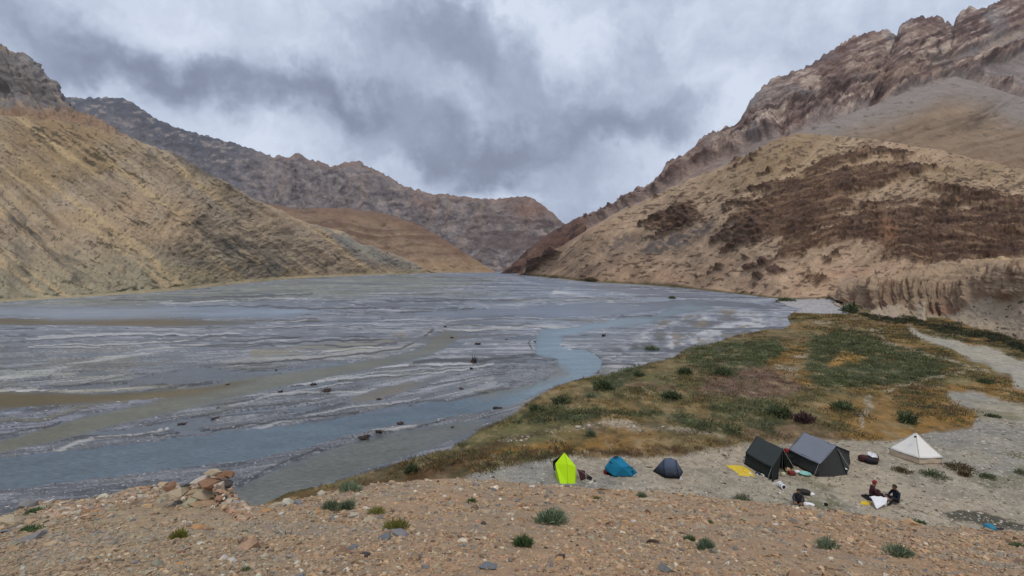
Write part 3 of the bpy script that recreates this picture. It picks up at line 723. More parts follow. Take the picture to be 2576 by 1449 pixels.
c = colmix(c, C(160, 168, 182), sst(900, 760, PY)*sst(1100, 1400, PX+.0*PY)*.45)  # far right bars paler and bluer: reflected sky put into the colour
c = colmix(c, C(146, 152, 166), sst(930, 800, PY)*.35)  # whole far bed lightened too, sky reflection in the colour
rf1 = 1-np.abs(fbm(PX*.0030+.5*tn, ppx*30+1.3*tn, 0.0, 4, .55, 219)*(1-tN)+fbm(psi*20+1.2*tn, PX*.0035, 0.0, 4, .55, 220)*tN)*2
rf2 = 1-np.abs(fbm(PX*.0040+.5*tn, ppx*55+1.3*tn, 0.0, 4, .55, 224)*(1-tN)+fbm(psi*44+1.2*tn, PX*.004, 0.0, 4, .55, 225)*tN)*2
gate = sst(-.2, .2, fbm(PX*.006, ppx*9, 0.0, 3, .5, 226))
c = c*.90
c = colmix(c, C(60, 62, 66), sst(.86, .97, rf1)*.75*gate); c = colmix(c, C(196, 196, 200), sst(.88, .98, rf2)*.7*(1-gate*.5)*(1-.6*tN))
nstW = sst(-.45, .25, nst3+.5*nsm)
c = colmix(c, C(78, 80, 84), sst(.28, .44, -nsm*.9-nstk*.2)*.75)
wx2, wy2 = warp(PX, PY, 9, .02, 215)
def pm(poly, soft=2.5, big=False):
    return poly_mask(wx2 if big else wx, wy2 if big else wy, poly, soft)
WATER = {  # polygon, water colour
 'main': ([(1720, 760), (1640, 795), (1560, 800), (1440, 822), (1360, 828), (1345, 850), (1345, 890), (1400, 905), (1410, 930), (1370, 960), (1300, 975), (1150, 1005), (1000, 1030), (860, 1052), (600, 1085), (350, 1115), (150, 1135), (0, 1155), (-420, 1230), (-420, 1330), (0, 1236), (250, 1205), (440, 1180), (620, 1160), (760, 1130), (860, 1100), (1000, 1068), (1150, 1047), (1250, 1030), (1310, 1012), (1400, 968), (1480, 950), (1510, 930), (1515, 905), (1500, 892), (1420, 862), (1410, 845), (1500, 828), (1600, 820), (1632, 812), (1700, 790), (1800, 775)], (104, 122, 134)),
 'near': ([(520, 1330), (575, 1240), (640, 1205), (720, 1170), (800, 1140), (900, 1108), (1000, 1085), (1120, 1066), (1230, 1052), (1205, 1085), (1130, 1112), (1050, 1140), (960, 1172), (860, 1205), (760, 1240), (690, 1266), (640, 1330)], (116, 118, 110)),
 'green': ([(-420, 1200), (0, 1108), (100, 1080), (195, 1052), (300, 1030), (400, 1006), (500, 985), (586, 956), (700, 940), (850, 918), (1000, 892), (1060, 874), (1090, 850), (1110, 832), (1165, 830), (1140, 866), (1090, 892), (950, 926), (800, 956), (640, 990), (450, 1036), (300, 1070), (120, 1116), (0, 1142), (-420, 1250)], (124, 124, 108)),
 'olive': ([(-420, 985), (0, 984), (250, 990), (480, 975), (560, 968), (660, 952), (520, 990), (430, 1001), (200, 1018), (0, 1030), (-420, 1040)], (104, 92, 56)),
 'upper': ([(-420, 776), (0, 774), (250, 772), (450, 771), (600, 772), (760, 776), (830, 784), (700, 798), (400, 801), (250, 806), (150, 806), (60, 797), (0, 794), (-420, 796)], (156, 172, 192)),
 'brown': ([(-420, 806), (0, 800), (90, 802), (150, 807), (400, 801), (560, 806), (660, 813), (540, 818), (420, 822), (200, 819), (0, 817), (-420, 820)], (108, 96, 70)),
 'b2': ([(940, 852), (1100, 846), (1290, 838), (1330, 840), (1200, 850), (1040, 857)], (118, 108, 88)),
 'pond': ([(880, 1000), (960, 975), (1040, 955), (1075, 965), (1010, 990), (930, 1012), (880, 1015)], (132, 124, 108)),
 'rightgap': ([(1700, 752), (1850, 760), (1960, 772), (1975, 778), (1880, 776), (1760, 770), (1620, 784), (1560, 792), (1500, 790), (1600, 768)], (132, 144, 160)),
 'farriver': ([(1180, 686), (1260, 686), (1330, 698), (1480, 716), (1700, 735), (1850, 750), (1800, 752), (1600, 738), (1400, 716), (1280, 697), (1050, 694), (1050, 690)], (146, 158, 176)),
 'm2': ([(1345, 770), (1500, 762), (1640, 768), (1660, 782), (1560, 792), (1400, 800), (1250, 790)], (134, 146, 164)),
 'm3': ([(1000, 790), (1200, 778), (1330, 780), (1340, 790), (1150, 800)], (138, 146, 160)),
}
wmask = np.zeros(PX.shape); wcol = np.zeros(PX.shape+(3,))+C(112, 126, 144)
for k_, (pl, cc) in WATER.items():
    mk = pm(pl, 2.0, k_ in ('m2', 'm3', 'rightgap', 'farriver'))
    wmask = np.maximum(wmask, mk); wcol = colmix(wcol, C(*cc), poly_mask(PX, PY, pl, 10))
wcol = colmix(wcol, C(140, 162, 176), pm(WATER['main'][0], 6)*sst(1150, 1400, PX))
wcol = colmix(wcol, C(128, 120, 96), poly_mask(wx2, wy2, [(1180, 985), (1250, 930), (1340, 915), (1420, 925), (1430, 945), (1330, 975), (1230, 1000)], 22)*.8)
wcol = colmix(wcol, C(132, 112, 62), poly_mask(wx2, wy2, [(120, 1000), (300, 1002), (430, 985), (600, 965), (450, 998), (300, 1012)], 14)*.6)
# bars standing inside the channels
BARS = [[(1405, 868), (1450, 846), (1540, 832), (1595, 838), (1600, 855), (1560, 870), (1480, 880), (1430, 880)], [(1165, 965), (1200, 950), (1245, 955), (1250, 972), (1200, 985), (1160, 980)],
        [(1020, 985), (1090, 965), (1160, 955), (1140, 972), (1060, 990)]]
for b in BARS: wmask *= 1-pm(b, 2.5)
# stochastic small braids
br = sst(.10, .34, -nstk*.9-nsm*.35-.04)*sst(1160, 1060, PY)*.9
br = np.where(M, 0, br); smallw = sst(.55, .8, br)
wcol = colmix(wcol, C(118, 122, 124), smallw*(1-wmask)*.6)
wm_all = np.clip(np.maximum(wmask, smallw), 0, 1)
# special bars and streaks
def streak(line, wd, colr, a=.9, big=True):
    global c
    m = sst(wd, wd*.25, pld(wx2 if big else wx, wy2 if big else wy, line))*a
    c = colmix(c, C(*colr), m*(nstW if wd > 5 else 1))
streak([(-50, 960), (60, 945), (160, 925), (260, 905), (400, 880), (520, 868)], 9, (186, 184, 180))
streak([(0, 985), (250, 984), (420, 975)], 4, (170, 164, 148))
streak([(440, 985), (560, 965), (700, 948), (830, 930)], 6, (186, 184, 188))
streak([(300, 1062), (450, 1025), (600, 995), (760, 960), (900, 935), (1020, 905)], 4, (176, 172, 164))
streak([(0, 940), (120, 945), (330, 950)], 14, (168, 170, 160), .7)
streak([(560, 920), (700, 905), (840, 893), (960, 880), (1040, 862), (1075, 840)], 16, (172, 168, 162), .8)
streak([(640, 892), (800, 880), (920, 866), (1010, 845)], 16, (148, 138, 112), .8)
streak([(1395, 735), (1480, 750), (1540, 757)], 8, (206, 204, 202), .7)
streak([(1450, 775), (1520, 768), (1560, 768)], 5, (160, 132, 96), .8)
streak([(0, 1075), (200, 1045), (400, 1020), (520, 1000), (580, 975)], 30, (142, 142, 154), .7)
streak([(1180, 965), (1240, 960)], 18, (172, 170, 172), .9)
streak([(1040, 985), (1150, 962)], 12, (168, 168, 176), .8)
rp_ = poly_mask(wx2, wy2, [(1520, 905), (1640, 830), (1720, 800), (1850, 785), (1990, 800), (1960, 820), (1850, 850), (1700, 890), (1540, 935)], 14)
nr_ = fbm(PX*.018, PY*.055, 0.0, 5, .65, 218)
c = colmix(c, C(190, 188, 190), rp_*sst(.0, .3, nr_)*.9); c = colmix(c, C(96, 92, 88), rp_*sst(.05, .3, -nr_)*.8)
c = colmix(c, C(124, 112, 92), sst(.2, .45, fbm(PX*.03, PY*.09, 0.0, 3, .6, 221))*poly_mask(wx2, wy2, [(1620, 830), (1660, 800), (1800, 780), (1980, 790), (1960, 815), (1850, 850), (1700, 880)], 14)*.8)
c = colmix(c, C(88, 84, 56), sst(-.1, .3, fbm(PX*.03, ppx*30, 0.0, 4, .6, 223))*poly_mask(wx2, wy2, [(1000, 690), (1200, 692), (1290, 706), (1240, 712), (1100, 703), (940, 700)], 4)*.9)
c = colmix(c, C(126, 126, 104), poly_mask(wx2, wy2, [(-420, 768), (0, 766), (450, 738), (640, 720), (900, 698), (1100, 700), (1200, 712), (900, 745), (500, 762), (200, 772)], 8)*.55)
# curving threads of water and silt that leave and rejoin each other
brr = random.Random(5)
for k in range(95):
    y = 735+brr.random()**1.2*330; x = brr.uniform(60, 1650); n = brr.randint(5, 10); sl_ = .015+.22*max(0, (y-820)/260)**1.2; ph = brr.uniform(0, 6); stp = brr.uniform(28, 70); am = (y-700)*.022
    ln = []
    for i in range(n): ln.append((x, y+am*math.sin(ph+i*.9))); x -= stp; y += stp*sl_*brr.uniform(.5, 1.5)
    wd = brr.uniform(1.1, 2.6)*(1+(y-740)/260); cr_ = brr.choice([(190, 190, 192), (190, 188, 184), (74, 74, 76), (84, 82, 80), (118, 114, 98), (112, 124, 138)])
    mk = sst(wd, wd*.25, pld(wx, wy, ln))*brr.uniform(.5, .95); c = colmix(c, C(*cr_), mk)
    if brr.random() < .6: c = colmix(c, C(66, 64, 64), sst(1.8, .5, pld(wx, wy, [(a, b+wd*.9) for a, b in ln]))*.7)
# dark undercut edges
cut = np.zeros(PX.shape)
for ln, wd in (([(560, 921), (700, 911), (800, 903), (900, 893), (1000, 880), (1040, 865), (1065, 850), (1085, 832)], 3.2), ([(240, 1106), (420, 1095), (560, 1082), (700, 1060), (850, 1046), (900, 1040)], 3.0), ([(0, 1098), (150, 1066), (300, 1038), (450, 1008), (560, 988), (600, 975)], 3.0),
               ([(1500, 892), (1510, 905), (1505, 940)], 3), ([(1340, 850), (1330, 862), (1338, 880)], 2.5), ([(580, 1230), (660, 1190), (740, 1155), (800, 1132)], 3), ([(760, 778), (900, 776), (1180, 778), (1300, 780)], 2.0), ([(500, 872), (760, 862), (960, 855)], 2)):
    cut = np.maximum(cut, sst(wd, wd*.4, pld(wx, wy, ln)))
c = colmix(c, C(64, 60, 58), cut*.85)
# relief
zb = .11+.05*nstk+.03*nsm+.012*fine
zb = lerp(zb, -.10, wm_all)
zb = zb-.04*cut
zb = np.where(PY < 700, zb*1.2, zb)

# ---- meadow colours
mw, mh = warp(PX, PY, 16, .018, 231)
def q4(L): return [P2(x/2.576+2840, y/2.576+1100) for x, y in L]
def q3(L): return [P2(x/2.576+2000, y/2.576+1000) for x, y in L]
def q7(L): return [P2(x/2.1467+1700, y/2.1467+1300) for x, y in L]
def mm(poly, soft=8): return poly_mask(mw, mh, poly, soft)
G1 = q4([(480, 480), (560, 420), (900, 405), (1180, 450), (1400, 530), (1700, 600), (1830, 680), (1830, 780), (1500, 850), (1000, 900), (700, 935), (560, 900), (520, 780), (470, 650)])
G1H = q4([(680, 680), (780, 590), (900, 565), (1060, 600), (1080, 640), (950, 670), (800, 715), (690, 715)])
G2 = q3([(1430, 830), (1700, 760), (2000, 720), (2350, 720), (2420, 800), (2300, 930), (2100, 980), (1900, 1070), (1700, 1010), (1480, 940)])
G3 = q7([(620, 500), (800, 510), (1100, 520), (1500, 520), (1640, 520), (1900, 570), (2280, 660), (2290, 710), (2000, 690), (1700, 590), (1500, 560), (1200, 570), (800, 600), (560, 620), (480, 600)])
G4 = q7([(1120, 300), (1350, 200), (1500, 190), (1350, 330), (1200, 360)])
G5 = q7([(2050, 480), (2350, 420), (2576, 520), (2576, 700), (2350, 640), (2150, 590)])
G6 = q4([(0, 1010), (200, 1120), (330, 1260), (0, 1288), (-300, 1250), (-200, 1120)])
G7 = q4([(1400, 1150), (1560, 1200), (1540, 1300), (1420, 1280)])
PNK = q4([(-450, 780), (0, 720), (330, 800), (460, 900), (300, 1010), (0, 1040), (-300, 980), (-600, 950)])
PALE1 = q7([(360, 770), (560, 690), (900, 640), (1200, 600), (1500, 605), (1700, 640), (2000, 690), (2230, 720), (2050, 715), (1700, 680), (1300, 665), (1000, 660), (700, 720), (450, 790)])
CAMP = [(560, 1330), (1150, 1205), (1220, 1184), (1330, 1168), (1430, 1148), (1560, 1152), (1700, 1148), (1800, 1128), (1870, 1118), (1990, 1112), (2120, 1104), (2240, 1108), (2340, 1090), (2440, 1075), (2450, 1040), (2400, 1010), (2378, 985), (2450, 980), (2530, 1010), (2640, 1020), (4500, 1100), (4500, 1700), (500, 1700)]
SANDR = q4([(1430, 320), (1700, 400), (1900, 430), (2576, 640), (4000, 900), (4000, 1300), (2500, 900), (2430, 780), (2200, 680), (1900, 560), (1700, 460), (1500, 410)])
DKR = q4([(1600, 290), (2000, 330), (2300, 380), (2576, 470), (3200, 600), (3200, 650), (2576, 520), (2200, 470), (1900, 400), (1650, 340)])
BEACH = [P2(*p) for p in [(2880, 1135), (2960, 1125), (3140, 1113), (3190, 1140), (3185, 1178), (2985, 1172), (2930, 1152), (2890, 1150)]]
f4a = fbm(Xw*1.1+3, Yw*1.1, 0.0, 4, .6, 239)
mc = np.zeros(PX.shape+(3,))+C(126, 110, 76)
f1 = fbm(Xw*.25, Yw*.25, 0.0, 5, .6, 233); f2 = fbm(Xw*.06, Yw*.06, 0.0, 4, .55, 234); f3 = fbm(Xw*1.2, Yw*1.2, 0.0, 4, .6, 235)
mc = colmix(mc, C(112, 106, 70), sst(-.1, .35, f2))
mc = colmix(mc, C(148, 116, 70), sst(0, .4, fbm(Xw*.1, Yw*.1, 0.0, 4, .5, 237)))
mc = colmix(mc, C(120, 98, 76), sst(.05, .4, fbm(Xw*.14, Yw*.14, 0.0, 4, .5, 238))*.8)
mc = colmix(mc, C(84, 86, 52), sst(.05, .45, f1)*.6)
mc = colmix(mc, C(76, 84, 60), np.maximum.reduce([mm(G1)*(1-mm(G1H, 5)), mm(G2), mm(G3, 5), mm(G4), mm(G5)*.7, mm(G6)*.8, mm(G7)])*.9)
mc = colmix(mc, C(178, 136, 68), mm(G1H, 6)*.9)
mc = colmix(mc, C(124, 98, 88), mm(PNK, 12)*.8)
ORG = [q4([(170, 560), (260, 500), (460, 470), (500, 560), (420, 640), (520, 760), (560, 900), (480, 900), (300, 800), (180, 780), (100, 660)]),
       q4([(1200, 380), (1500, 400), (1800, 480), (2100, 640), (2400, 760), (2450, 810), (2250, 800), (1900, 620), (1500, 540), (1230, 440)]),
       q4([(1600, 930), (1900, 880), (2450, 830), (2490, 900), (2300, 950), (2576, 1050), (2400, 1040), (2100, 930), (1820, 960), (1850, 1060), (2150, 1180), (2250, 1260), (1900, 1270), (1650, 1200), (1600, 1050)]),
       [(1240, 1135), (1330, 1118), (1450, 1108), (1600, 1108), (1800, 1108), (1960, 1100), (2100, 1092), (2240, 1082), (2320, 1060), (2420, 1050), (2440, 1085), (2240, 1108), (2100, 1112), (1900, 1120), (1700, 1128), (1500, 1132), (1360, 1140), (1200, 1160)],
       q4([(330, 190), (560, 190), (900, 215), (1250, 290), (1400, 330), (1200, 330), (900, 300), (600, 250), (380, 240)]),
       [(1000, 1200), (1180, 1130), (1330, 1090), (1400, 1085), (1300, 1110), (1200, 1165), (1060, 1210), (800, 1260), (680, 1280), (700, 1250)]]
for i_, pl in enumerate(ORG): mc = colmix(mc, (C(156, 116, 58), C(138, 114, 62), C(150, 114, 60), C(150, 112, 56), C(140, 116, 64), C(104, 78, 48))[i_], mm(pl, 9)*sst(-.4, .25, f2+.8*f1)*.85)
mc = colmix(mc, C(86, 66, 46), sst(-.3, .2, f4a)*poly_mask(mw, mh, [(1180, 1155), (1400, 1127), (1700, 1124), (1850, 1116), (1850, 1132), (1700, 1152), (1420, 1156), (1250, 1176), (1000, 1218), (760, 1262), (1000, 1195)], 8)*.8)
mc = colmix(mc, C(176, 164, 146), mm(PALE1, 5)*sst(-.45, .1, f1)*.9)
for ln, wd in ((q4([(960, 400), (1150, 400), (1230, 460), (1500, 540), (1800, 620), (2150, 720)]), 4), (q4([(1200, 940), (1500, 850), (1750, 800), (2150, 740), (2230, 740)]), 5), (q4([(350, 600), (450, 600), (500, 480)]), 6), (q4([(1080, 1000), (1100, 1100), (1000, 1180), (1020, 1270)]), 11), (q4([(180, 700), (400, 730)]), 10), (q4([(560, 270), (720, 280)]), 6), (q4([(1080, 360), (1180, 370)]), 7)):
    mc = colmix(mc, C(172, 158, 136), sst(wd, wd*.3, pld(mw, mh, ln))*.85)
camp = np.maximum(mm(CAMP, 7), mm(SANDR, 6))
cc = np.zeros(PX.shape+(3,))+C(168, 158, 140)
cc = colmix(cc, C(150, 146, 138), sst(-.1, .3, f2))
cc = colmix(cc, C(186, 170, 148), sst(0, .4, fbm(Xw*.2, Yw*.2, 0.0, 4, .5, 241))*.6)
cc = colmix(cc, C(124, 120, 92), sst(.12, .4, f1)*.7*sst(1800, 2050, PX+.0*PY))
cc = colmix(cc, C(110, 110, 84), sst(.1, .35, f3*.6+f1*.5)*.8*sst(1230, 1290, PY+.02*(PX-1700)))
cc = colmix(cc, C(96, 84, 66), sst(.34, .5, f3)*.5)
cc = colmix(cc, C(176, 170, 156), sst(1020, 960, PY)*.8)
mc = mc*(1-camp[..., None])+cc*camp[..., None]
dkm = mm(DKR, 8)
mc = colmix(mc, C(66, 66, 52), dkm*sst(-.5, .1, f1)*.85)
DK = blobs(PX, PY, [(2430, 1205, 60, 9, 5, .0), (2460, 1320, 90, 11, 8, 0)])
LAKE = poly_mask(mw, mh, [(2365, 1292), (2420, 1290), (2500, 1298), (2560, 1318), (2700, 1330), (2700, 1350), (2560, 1338), (2470, 1322), (2400, 1308)], 4)
mc = colmix(mc, C(64, 66, 58), LAKE*.85)
mc = colmix(mc, C(70, 60, 44), sst(6, 1, np.abs(sdM+2))*.7*sst(-.3, .3, f1))
beach = poly_mask(PX, PY, BEACH, 3)
mc = mc*(1-beach[..., None])+C(176, 172, 172)*beach[..., None]
f4 = fbm(Xw*.9, Yw*.5, 0.0, 4, .65, 236)
mc = colmix(mc, C(84, 78, 52), sst(.08, .42, f4)*(1-camp)*(1-beach)*.6)
mc = colmix(mc, C(160, 140, 104), sst(.12, .45, -f4)*(1-camp)*(1-beach)*.6)
mc = mc*(1+.30*f3+.15*f1)[..., None]
# near the bank edge of the far right shore the gravel turns greenish
hum = (1-camp)*(1-beach)
zm = Zs+hum*(.10*f1+.07*f3)+camp*.012*f3
zm = np.where(beach > .5, .2, zm)
Zf = np.where(M, zm, zb)
V = np.stack([Xw, Yw, Zf], -1)
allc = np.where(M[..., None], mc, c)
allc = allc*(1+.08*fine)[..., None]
F = grid_faces(NR, NC)
fm = M.ravel()[F].sum(1) >= 2
uvf = np.stack([psi*4.0*(tN)+ppx*1.5*(1-tN), PX*.004, wm_all], -1)
# river gravel material: fine streaks along the flow, damp sheen
def river_mat():
    m = bpy.data.materials.new('river_gravel'); m.use_nodes = True; t = NT(m.node_tree); t.n.clear()
    at = t.add('ShaderNodeAttribute', attribute_name='albedo').outputs['Color']
    fl = t.add('ShaderNodeAttribute', attribute_name='flow').outputs['Vector']
    co = t.add('ShaderNodeTexCoord').outputs['Object']
    mp = t.add('ShaderNodeMapping', inp={0: fl, 3: (15, 2.2, 0)}).outputs[0]
    n1 = t.noise(mp, 1.0, 7, .68, .5)
    n2 = t.noise(co, 2.2, 6, .7); n3 = t.noise(co, 9.0, 3, .6)
    f = t.m('ADD', t.m('ADD', t.m('MULTIPLY', n1, .5), t.m('MULTIPLY', n2, .25)), t.m('MULTIPLY', n3, .25))
    f = t.add('ShaderNodeMapRange', inp={0: f, 1: .36, 2: .64, 3: .55, 4: 1.45}).outputs[0]
    vc = t.add('ShaderNodeVectorMath', operation='SCALE', inp={0: at, 'Scale': f}).outputs[0]
    bm = t.add('ShaderNodeBump', inp={'Strength': .5, 'Distance': .06, 'Height': t.m('ADD', n2, n3)})
    b = t.add('ShaderNodeBsdfPrincipled', inp={'Base Color': vc, 'Roughness': .62, 'Specular IOR Level': .35, 'Normal': bm.outputs[0]})
    t.add('ShaderNodeOutputMaterial', inp={0: b.outputs[0]}); return m
def sub(name, mask, mat, extra=()):
    Fs = F[mask]; used = np.unique(Fs); idx = np.full(V.shape[0]*V.shape[1], -1); idx[used] = np.arange(len(used))
    at = [('albedo', np.clip(allc.reshape(-1, 3)[used], .006, .9), 'FLOAT_COLOR')]
    for nm, arr, ty in extra: at.append((nm, arr.reshape(-1, 3)[used], ty))
    o = mesh_np(name, V.reshape(-1, 3)[used], idx[Fs], mat, True, at); tag(o, kind='structure'); return o
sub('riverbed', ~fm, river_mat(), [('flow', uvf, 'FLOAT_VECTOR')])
meadow_ground = sub('meadow_ground', fm, land_mat('meadow_soil', 2.2, .7, .10, var=(.6, 1.4), speck=.3))

# water sheet
def water_mat():
    m = bpy.data.materials.new('silty_water'); m.use_nodes = True; t = NT(m.node_tree); t.n.clear()
    at = t.add('ShaderNodeAttribute', attribute_name='albedo').outputs['Color']
    co = t.add('ShaderNodeTexCoord').outputs['Object']
    mp = t.add('ShaderNodeMapping', inp={0: co, 2: (0, 0, math.radians(25)), 3: (.8, 1.9, 1)}).outputs[0]
    n1 = t.noise(mp, 2.6, 5, .65, .4); n2 = t.noise(mp, .25, 4, .6, .3)
    f = t.add('ShaderNodeMapRange', inp={0: n1, 1: .35, 2: .70, 3: .76, 4: 1.42}).outputs[0]
    f2_ = t.add('ShaderNodeMapRange', inp={0: n2, 1: .35, 2: .65, 3: .88, 4: 1.12}).outputs[0]
    vc = t.add('ShaderNodeVectorMath', operation='SCALE', inp={0: at, 'Scale': t.m('MULTIPLY', f, f2_)}).outputs[0]
    bm = t.add('ShaderNodeBump', inp={'Strength': .35, 'Distance': .05, 'Height': n1})
    b = t.add('ShaderNodeBsdfPrincipled', inp={'Base Color': vc, 'Roughness': .30, 'IOR': 1.33, 'Specular IOR Level': .5, 'Normal': bm.outputs[0]})
    t.add('ShaderNodeOutputMaterial', inp={0: b.outputs[0]}); return m
wcol = wcol*(1+.16*nst3+.22*nsm*(PY < 900))[..., None]
si = np.arange(0, NR, 2); sj = np.arange(0, NC, 2)
Wv = at_z(PX[np.ix_(si, sj)], PY[np.ix_(si, sj)], 0.0)
ow = mesh_np('river_water', Wv, grid_faces(len(si), len(sj)), water_mat(), True, [('albedo', np.clip(wcol[np.ix_(si, sj)].reshape(-1, 3)*.74, .01, .8), 'FLOAT_COLOR')])
tag(ow, kind='structure')
# wide base far beyond everything seen
me = bpy.data.meshes.new('ground'); S_ = 9000
me.from_pydata([(-S_, -S_, -3), (S_, -S_, -3), (S_, S_, -3), (-S_, S_, -3)], [], [(0, 1, 2, 3)])
me.materials.append(simple_mat('base_gravel', tuple(C(150, 140, 125)), .9, .1, .2, .02, .3, 1.0))
og = bpy.data.objects.new('ground', me); scene.collection.objects.link(og); tag(og, kind='structure')

def floor_at(px, py):
    """surface point of the valley floor seen at picture position px,py (arrays)"""
    px = np.asarray(px, float); py = np.asarray(py, float)
    fi = np.interp(py, gy, np.arange(NR)); fj = np.interp(px, gx, np.arange(NC))
    i0 = np.clip(fi.astype(int), 0, NR-2); j0 = np.clip(fj.astype(int), 0, NC-2); a = (fi-i0)[..., None]; b = (fj-j0)[..., None]
    return (V[i0, j0]*(1-a)+V[i0+1, j0]*a)*(1-b)+(V[i0, j0+1]*(1-a)+V[i0+1, j0+1]*a)*b
def gridval(A_, px, py):
    i = np.clip(np.round(np.interp(py, gy, np.arange(NR))).astype(int), 0, NR-1); j = np.clip(np.round(np.interp(px, gx, np.arange(NC))).astype(int), 0, NC-1)
    return A_[i, j]

# ------------------------------------------------------------------ foreground slope
EDGE = [(-500, 1420), (-200, 1350), (0, 1302), (60, 1276), (110, 1262), (200, 1256), (290, 1240), (330, 1229), (420, 1216), (500, 1222), (570, 1236), (600, 1262), (640, 1270), (700, 1262), (780, 1250), (870, 1226), (960, 1215), (1050, 1206), (1150, 1203), (1280, 1212), (1400, 1222), (1500, 1230), (1650, 1238), (1800, 1250), (1950, 1268), (2100, 1285), (2200, 1300), (2300, 1316), (2400, 1326), (2500, 1336), (2700, 1352), (3100, 1380)]
DE = [(-500, 5.2), (0, 6.0), (420, 7.0), (600, 6.8), (900, 8.0), (1300, 9.0), (1900, 9.5), (2576, 9.5), (3100, 9.5)]
Z0, D0 = 11.55, 2.0
EDGE_S = [(-500, 1400), (0, 1285), (300, 1238), (600, 1222), (900, 1216), (1200, 1206), (1500, 1226), (1950, 1266), (2300, 1312), (2576, 1345), (3100, 1400)]
_ex = np.linspace(-600, 3200, 400); _ey = curve(EDGE_S, _ex); _k = np.exp(-np.linspace(-2, 2, 31)**2); _k /= _k.sum()
EDGE_S = list(zip(_ex, np.convolve(np.pad(_ey, 15, mode='edge'), _k, 'valid')))
def fg_point(px, py, dz=0.0):
    ed = curve(EDGE_S, px); De = curve(DE, px)
    _, rze = ray(px, ed); ze = CZ+rze*De
    m_ = (ze-Z0)/(De-D0)
    rx, rz = ray(px, py); d = (Z0-m_*D0-CZ)/(rz-m_)
    d = np.clip(d, .2, 30)
    return np.stack([rx*d, d+0*rx, CZ+rz*d+dz], -1)
fx = np.concatenate([np.linspace(-1700, -10, 50), np.linspace(-6, 2590, 760), np.linspace(2600, 4300, 60)])
tE = np.linspace(0, 1, 170)**1.15
ed = jag(EDGE, 4, .03, 251)(fx)
FPX = np.broadcast_to(fx, (170, len(fx))); FPY = ed[None, :]*(1-tE[:, None])+1900*tE[:, None]
Pf = fg_point(FPX, np.maximum(FPY, curve(EDGE, FPX)))
Pf = Pf[::-1]; FPYr = FPY[::-1]
# beyond the lip the slope drops to the valley floor
last = Pf[-1]; nb = 46; tb = (np.linspace(0, 1, nb+1)[1:])**1.1
drop = last[:, 2]+1.5
back = np.stack([last[None, :, 0]*(1+tb[:, None]*drop/.95/last[None, :, 1]*1.0), last[None, :, 1]+tb[:, None]*drop/.95, last[None, :, 2]-tb[:, None]*drop], -1)
Pg = np.concatenate([Pf, back])
x_, y_ = Pg[..., 0], Pg[..., 1]
hl = fbm(x_*.8, y_*.8, 0.0, 4, .5, 253)*.06; hs = fbm(x_*5, y_*5, 0.0, 4, .6, 255)*.022
# nothing may lift the lip above its line
Pg[..., 2] += hl*.45+hs
cf = np.zeros(Pg.shape)+C(184, 156, 128)
fa = fbm(x_*1.1, y_*1.1, 0.0, 4, .55, 257); fb_ = fbm(x_*4, y_*4, 0.0, 4, .6, 259)
PXf = np.broadcast_to(fx, Pg.shape[:2])
cf = colmix(cf, C(180, 160, 132), sst(900, 500, PXf)*.8)
cf = colmix(cf, C(190, 154, 122), sst(-.1, .35, fa)*.6)
cf = colmix(cf, C(168, 146, 122), sst(.0, .4, -fa)*.6)
cf = colmix(cf, C(150, 138, 124), sst(.2, .5, fb_)*.5)
cf = colmix(cf, C(148, 142, 132), blobs(PXf[:170], FPYr, [(350, 1370, 180, 45, 0, .8), (900, 1330, 120, 30, 0, .3)])[..., None][..., 0] if False else 0*fa)
m_fg = land_mat('slope_gravel', 9.0, .9, .03, var=(.66, 1.32), speck=.22)
fgo = mesh_np('foreground_slope', Pg, grid_faces(*Pg.shape[:2]), m_fg, True, [('albedo', np.clip(cf, .01, .9).reshape(-1, 3), 'FLOAT_COLOR')]); tag(fgo, kind='structure')
def fg_surf(px, py):
    p = fg_point(np.asarray(px, float), np.asarray(py, float))
    p[..., 2] += fbm(p[..., 0]*.8, p[..., 1]*.8, 0.0, 4, .5, 253)*.027+fbm(p[..., 0]*5, p[..., 1]*5, 0.0, 4, .6, 255)*.022
    return p
# thin valley air
HZ_ = 6500
def haze_box():
    bm = bmesh.new(); bmesh.ops.create_cube(bm, size=1)
    for v in bm.verts: v.co = (v.co.x*9600, 2600+v.co.y*6000, -4+(v.co.z+.5)*1450)
    me = bpy.data.meshes.new('haze'); bm.to_mesh(me); bm.free()
    m = bpy.data.materials.new('valley_haze'); m.use_nodes = True; t = NT(m.node_tree); t.n.clear()
    v = t.add('ShaderNodeVolumePrincipled', inp={'Color': (.90, .94, 1.0, 1), 'Density': HAZE, 'Anisotropy': .1})
    t.add('ShaderNodeOutputMaterial', inp={'Volume': v.outputs[0]}); me.materials.append(m)
    o = bpy.data.objects.new('haze', me); scene.collection.objects.link(o); tag(o, kind='stuff')
HAZE = 0.000022
haze_box()
#@@OBJECTS@@
# ------------------------------------------------------------------ stones and gravel
def rock_shape(seed, n=14, flat=.5, elong=1.4, sub=0):
    r = np.random.default_rng(seed); bm = bmesh.new()
    for i in range(n):
        v = r.normal(size=3); v /= np.linalg.norm(v); v *= r.uniform(.8, 1.0)
        bm.verts.new((v[0]*elong*.5, v[1]*.5, v[2]*flat*.5))
    bmesh.ops.convex_hull(bm, input=bm.verts)
    for v in [v for v in bm.verts if not v.link_faces]: bm.verts.remove(v)
    if sub:
        bmesh.ops.subdivide_edges(bm, edges=bm.edges[:], cuts=sub, use_grid_fill=True)
        for v in bm.verts:
            k = float(fbm(np.array([v.co.x*4+seed]), np.array([v.co.y*4]), np.array([v.co.z*4+.3]), 3, .6, seed)[0])
            v.co *= 1+.10*k
    me = bpy.data.meshes.new('stone'); bm.to_mesh(me); bm.free(); return me
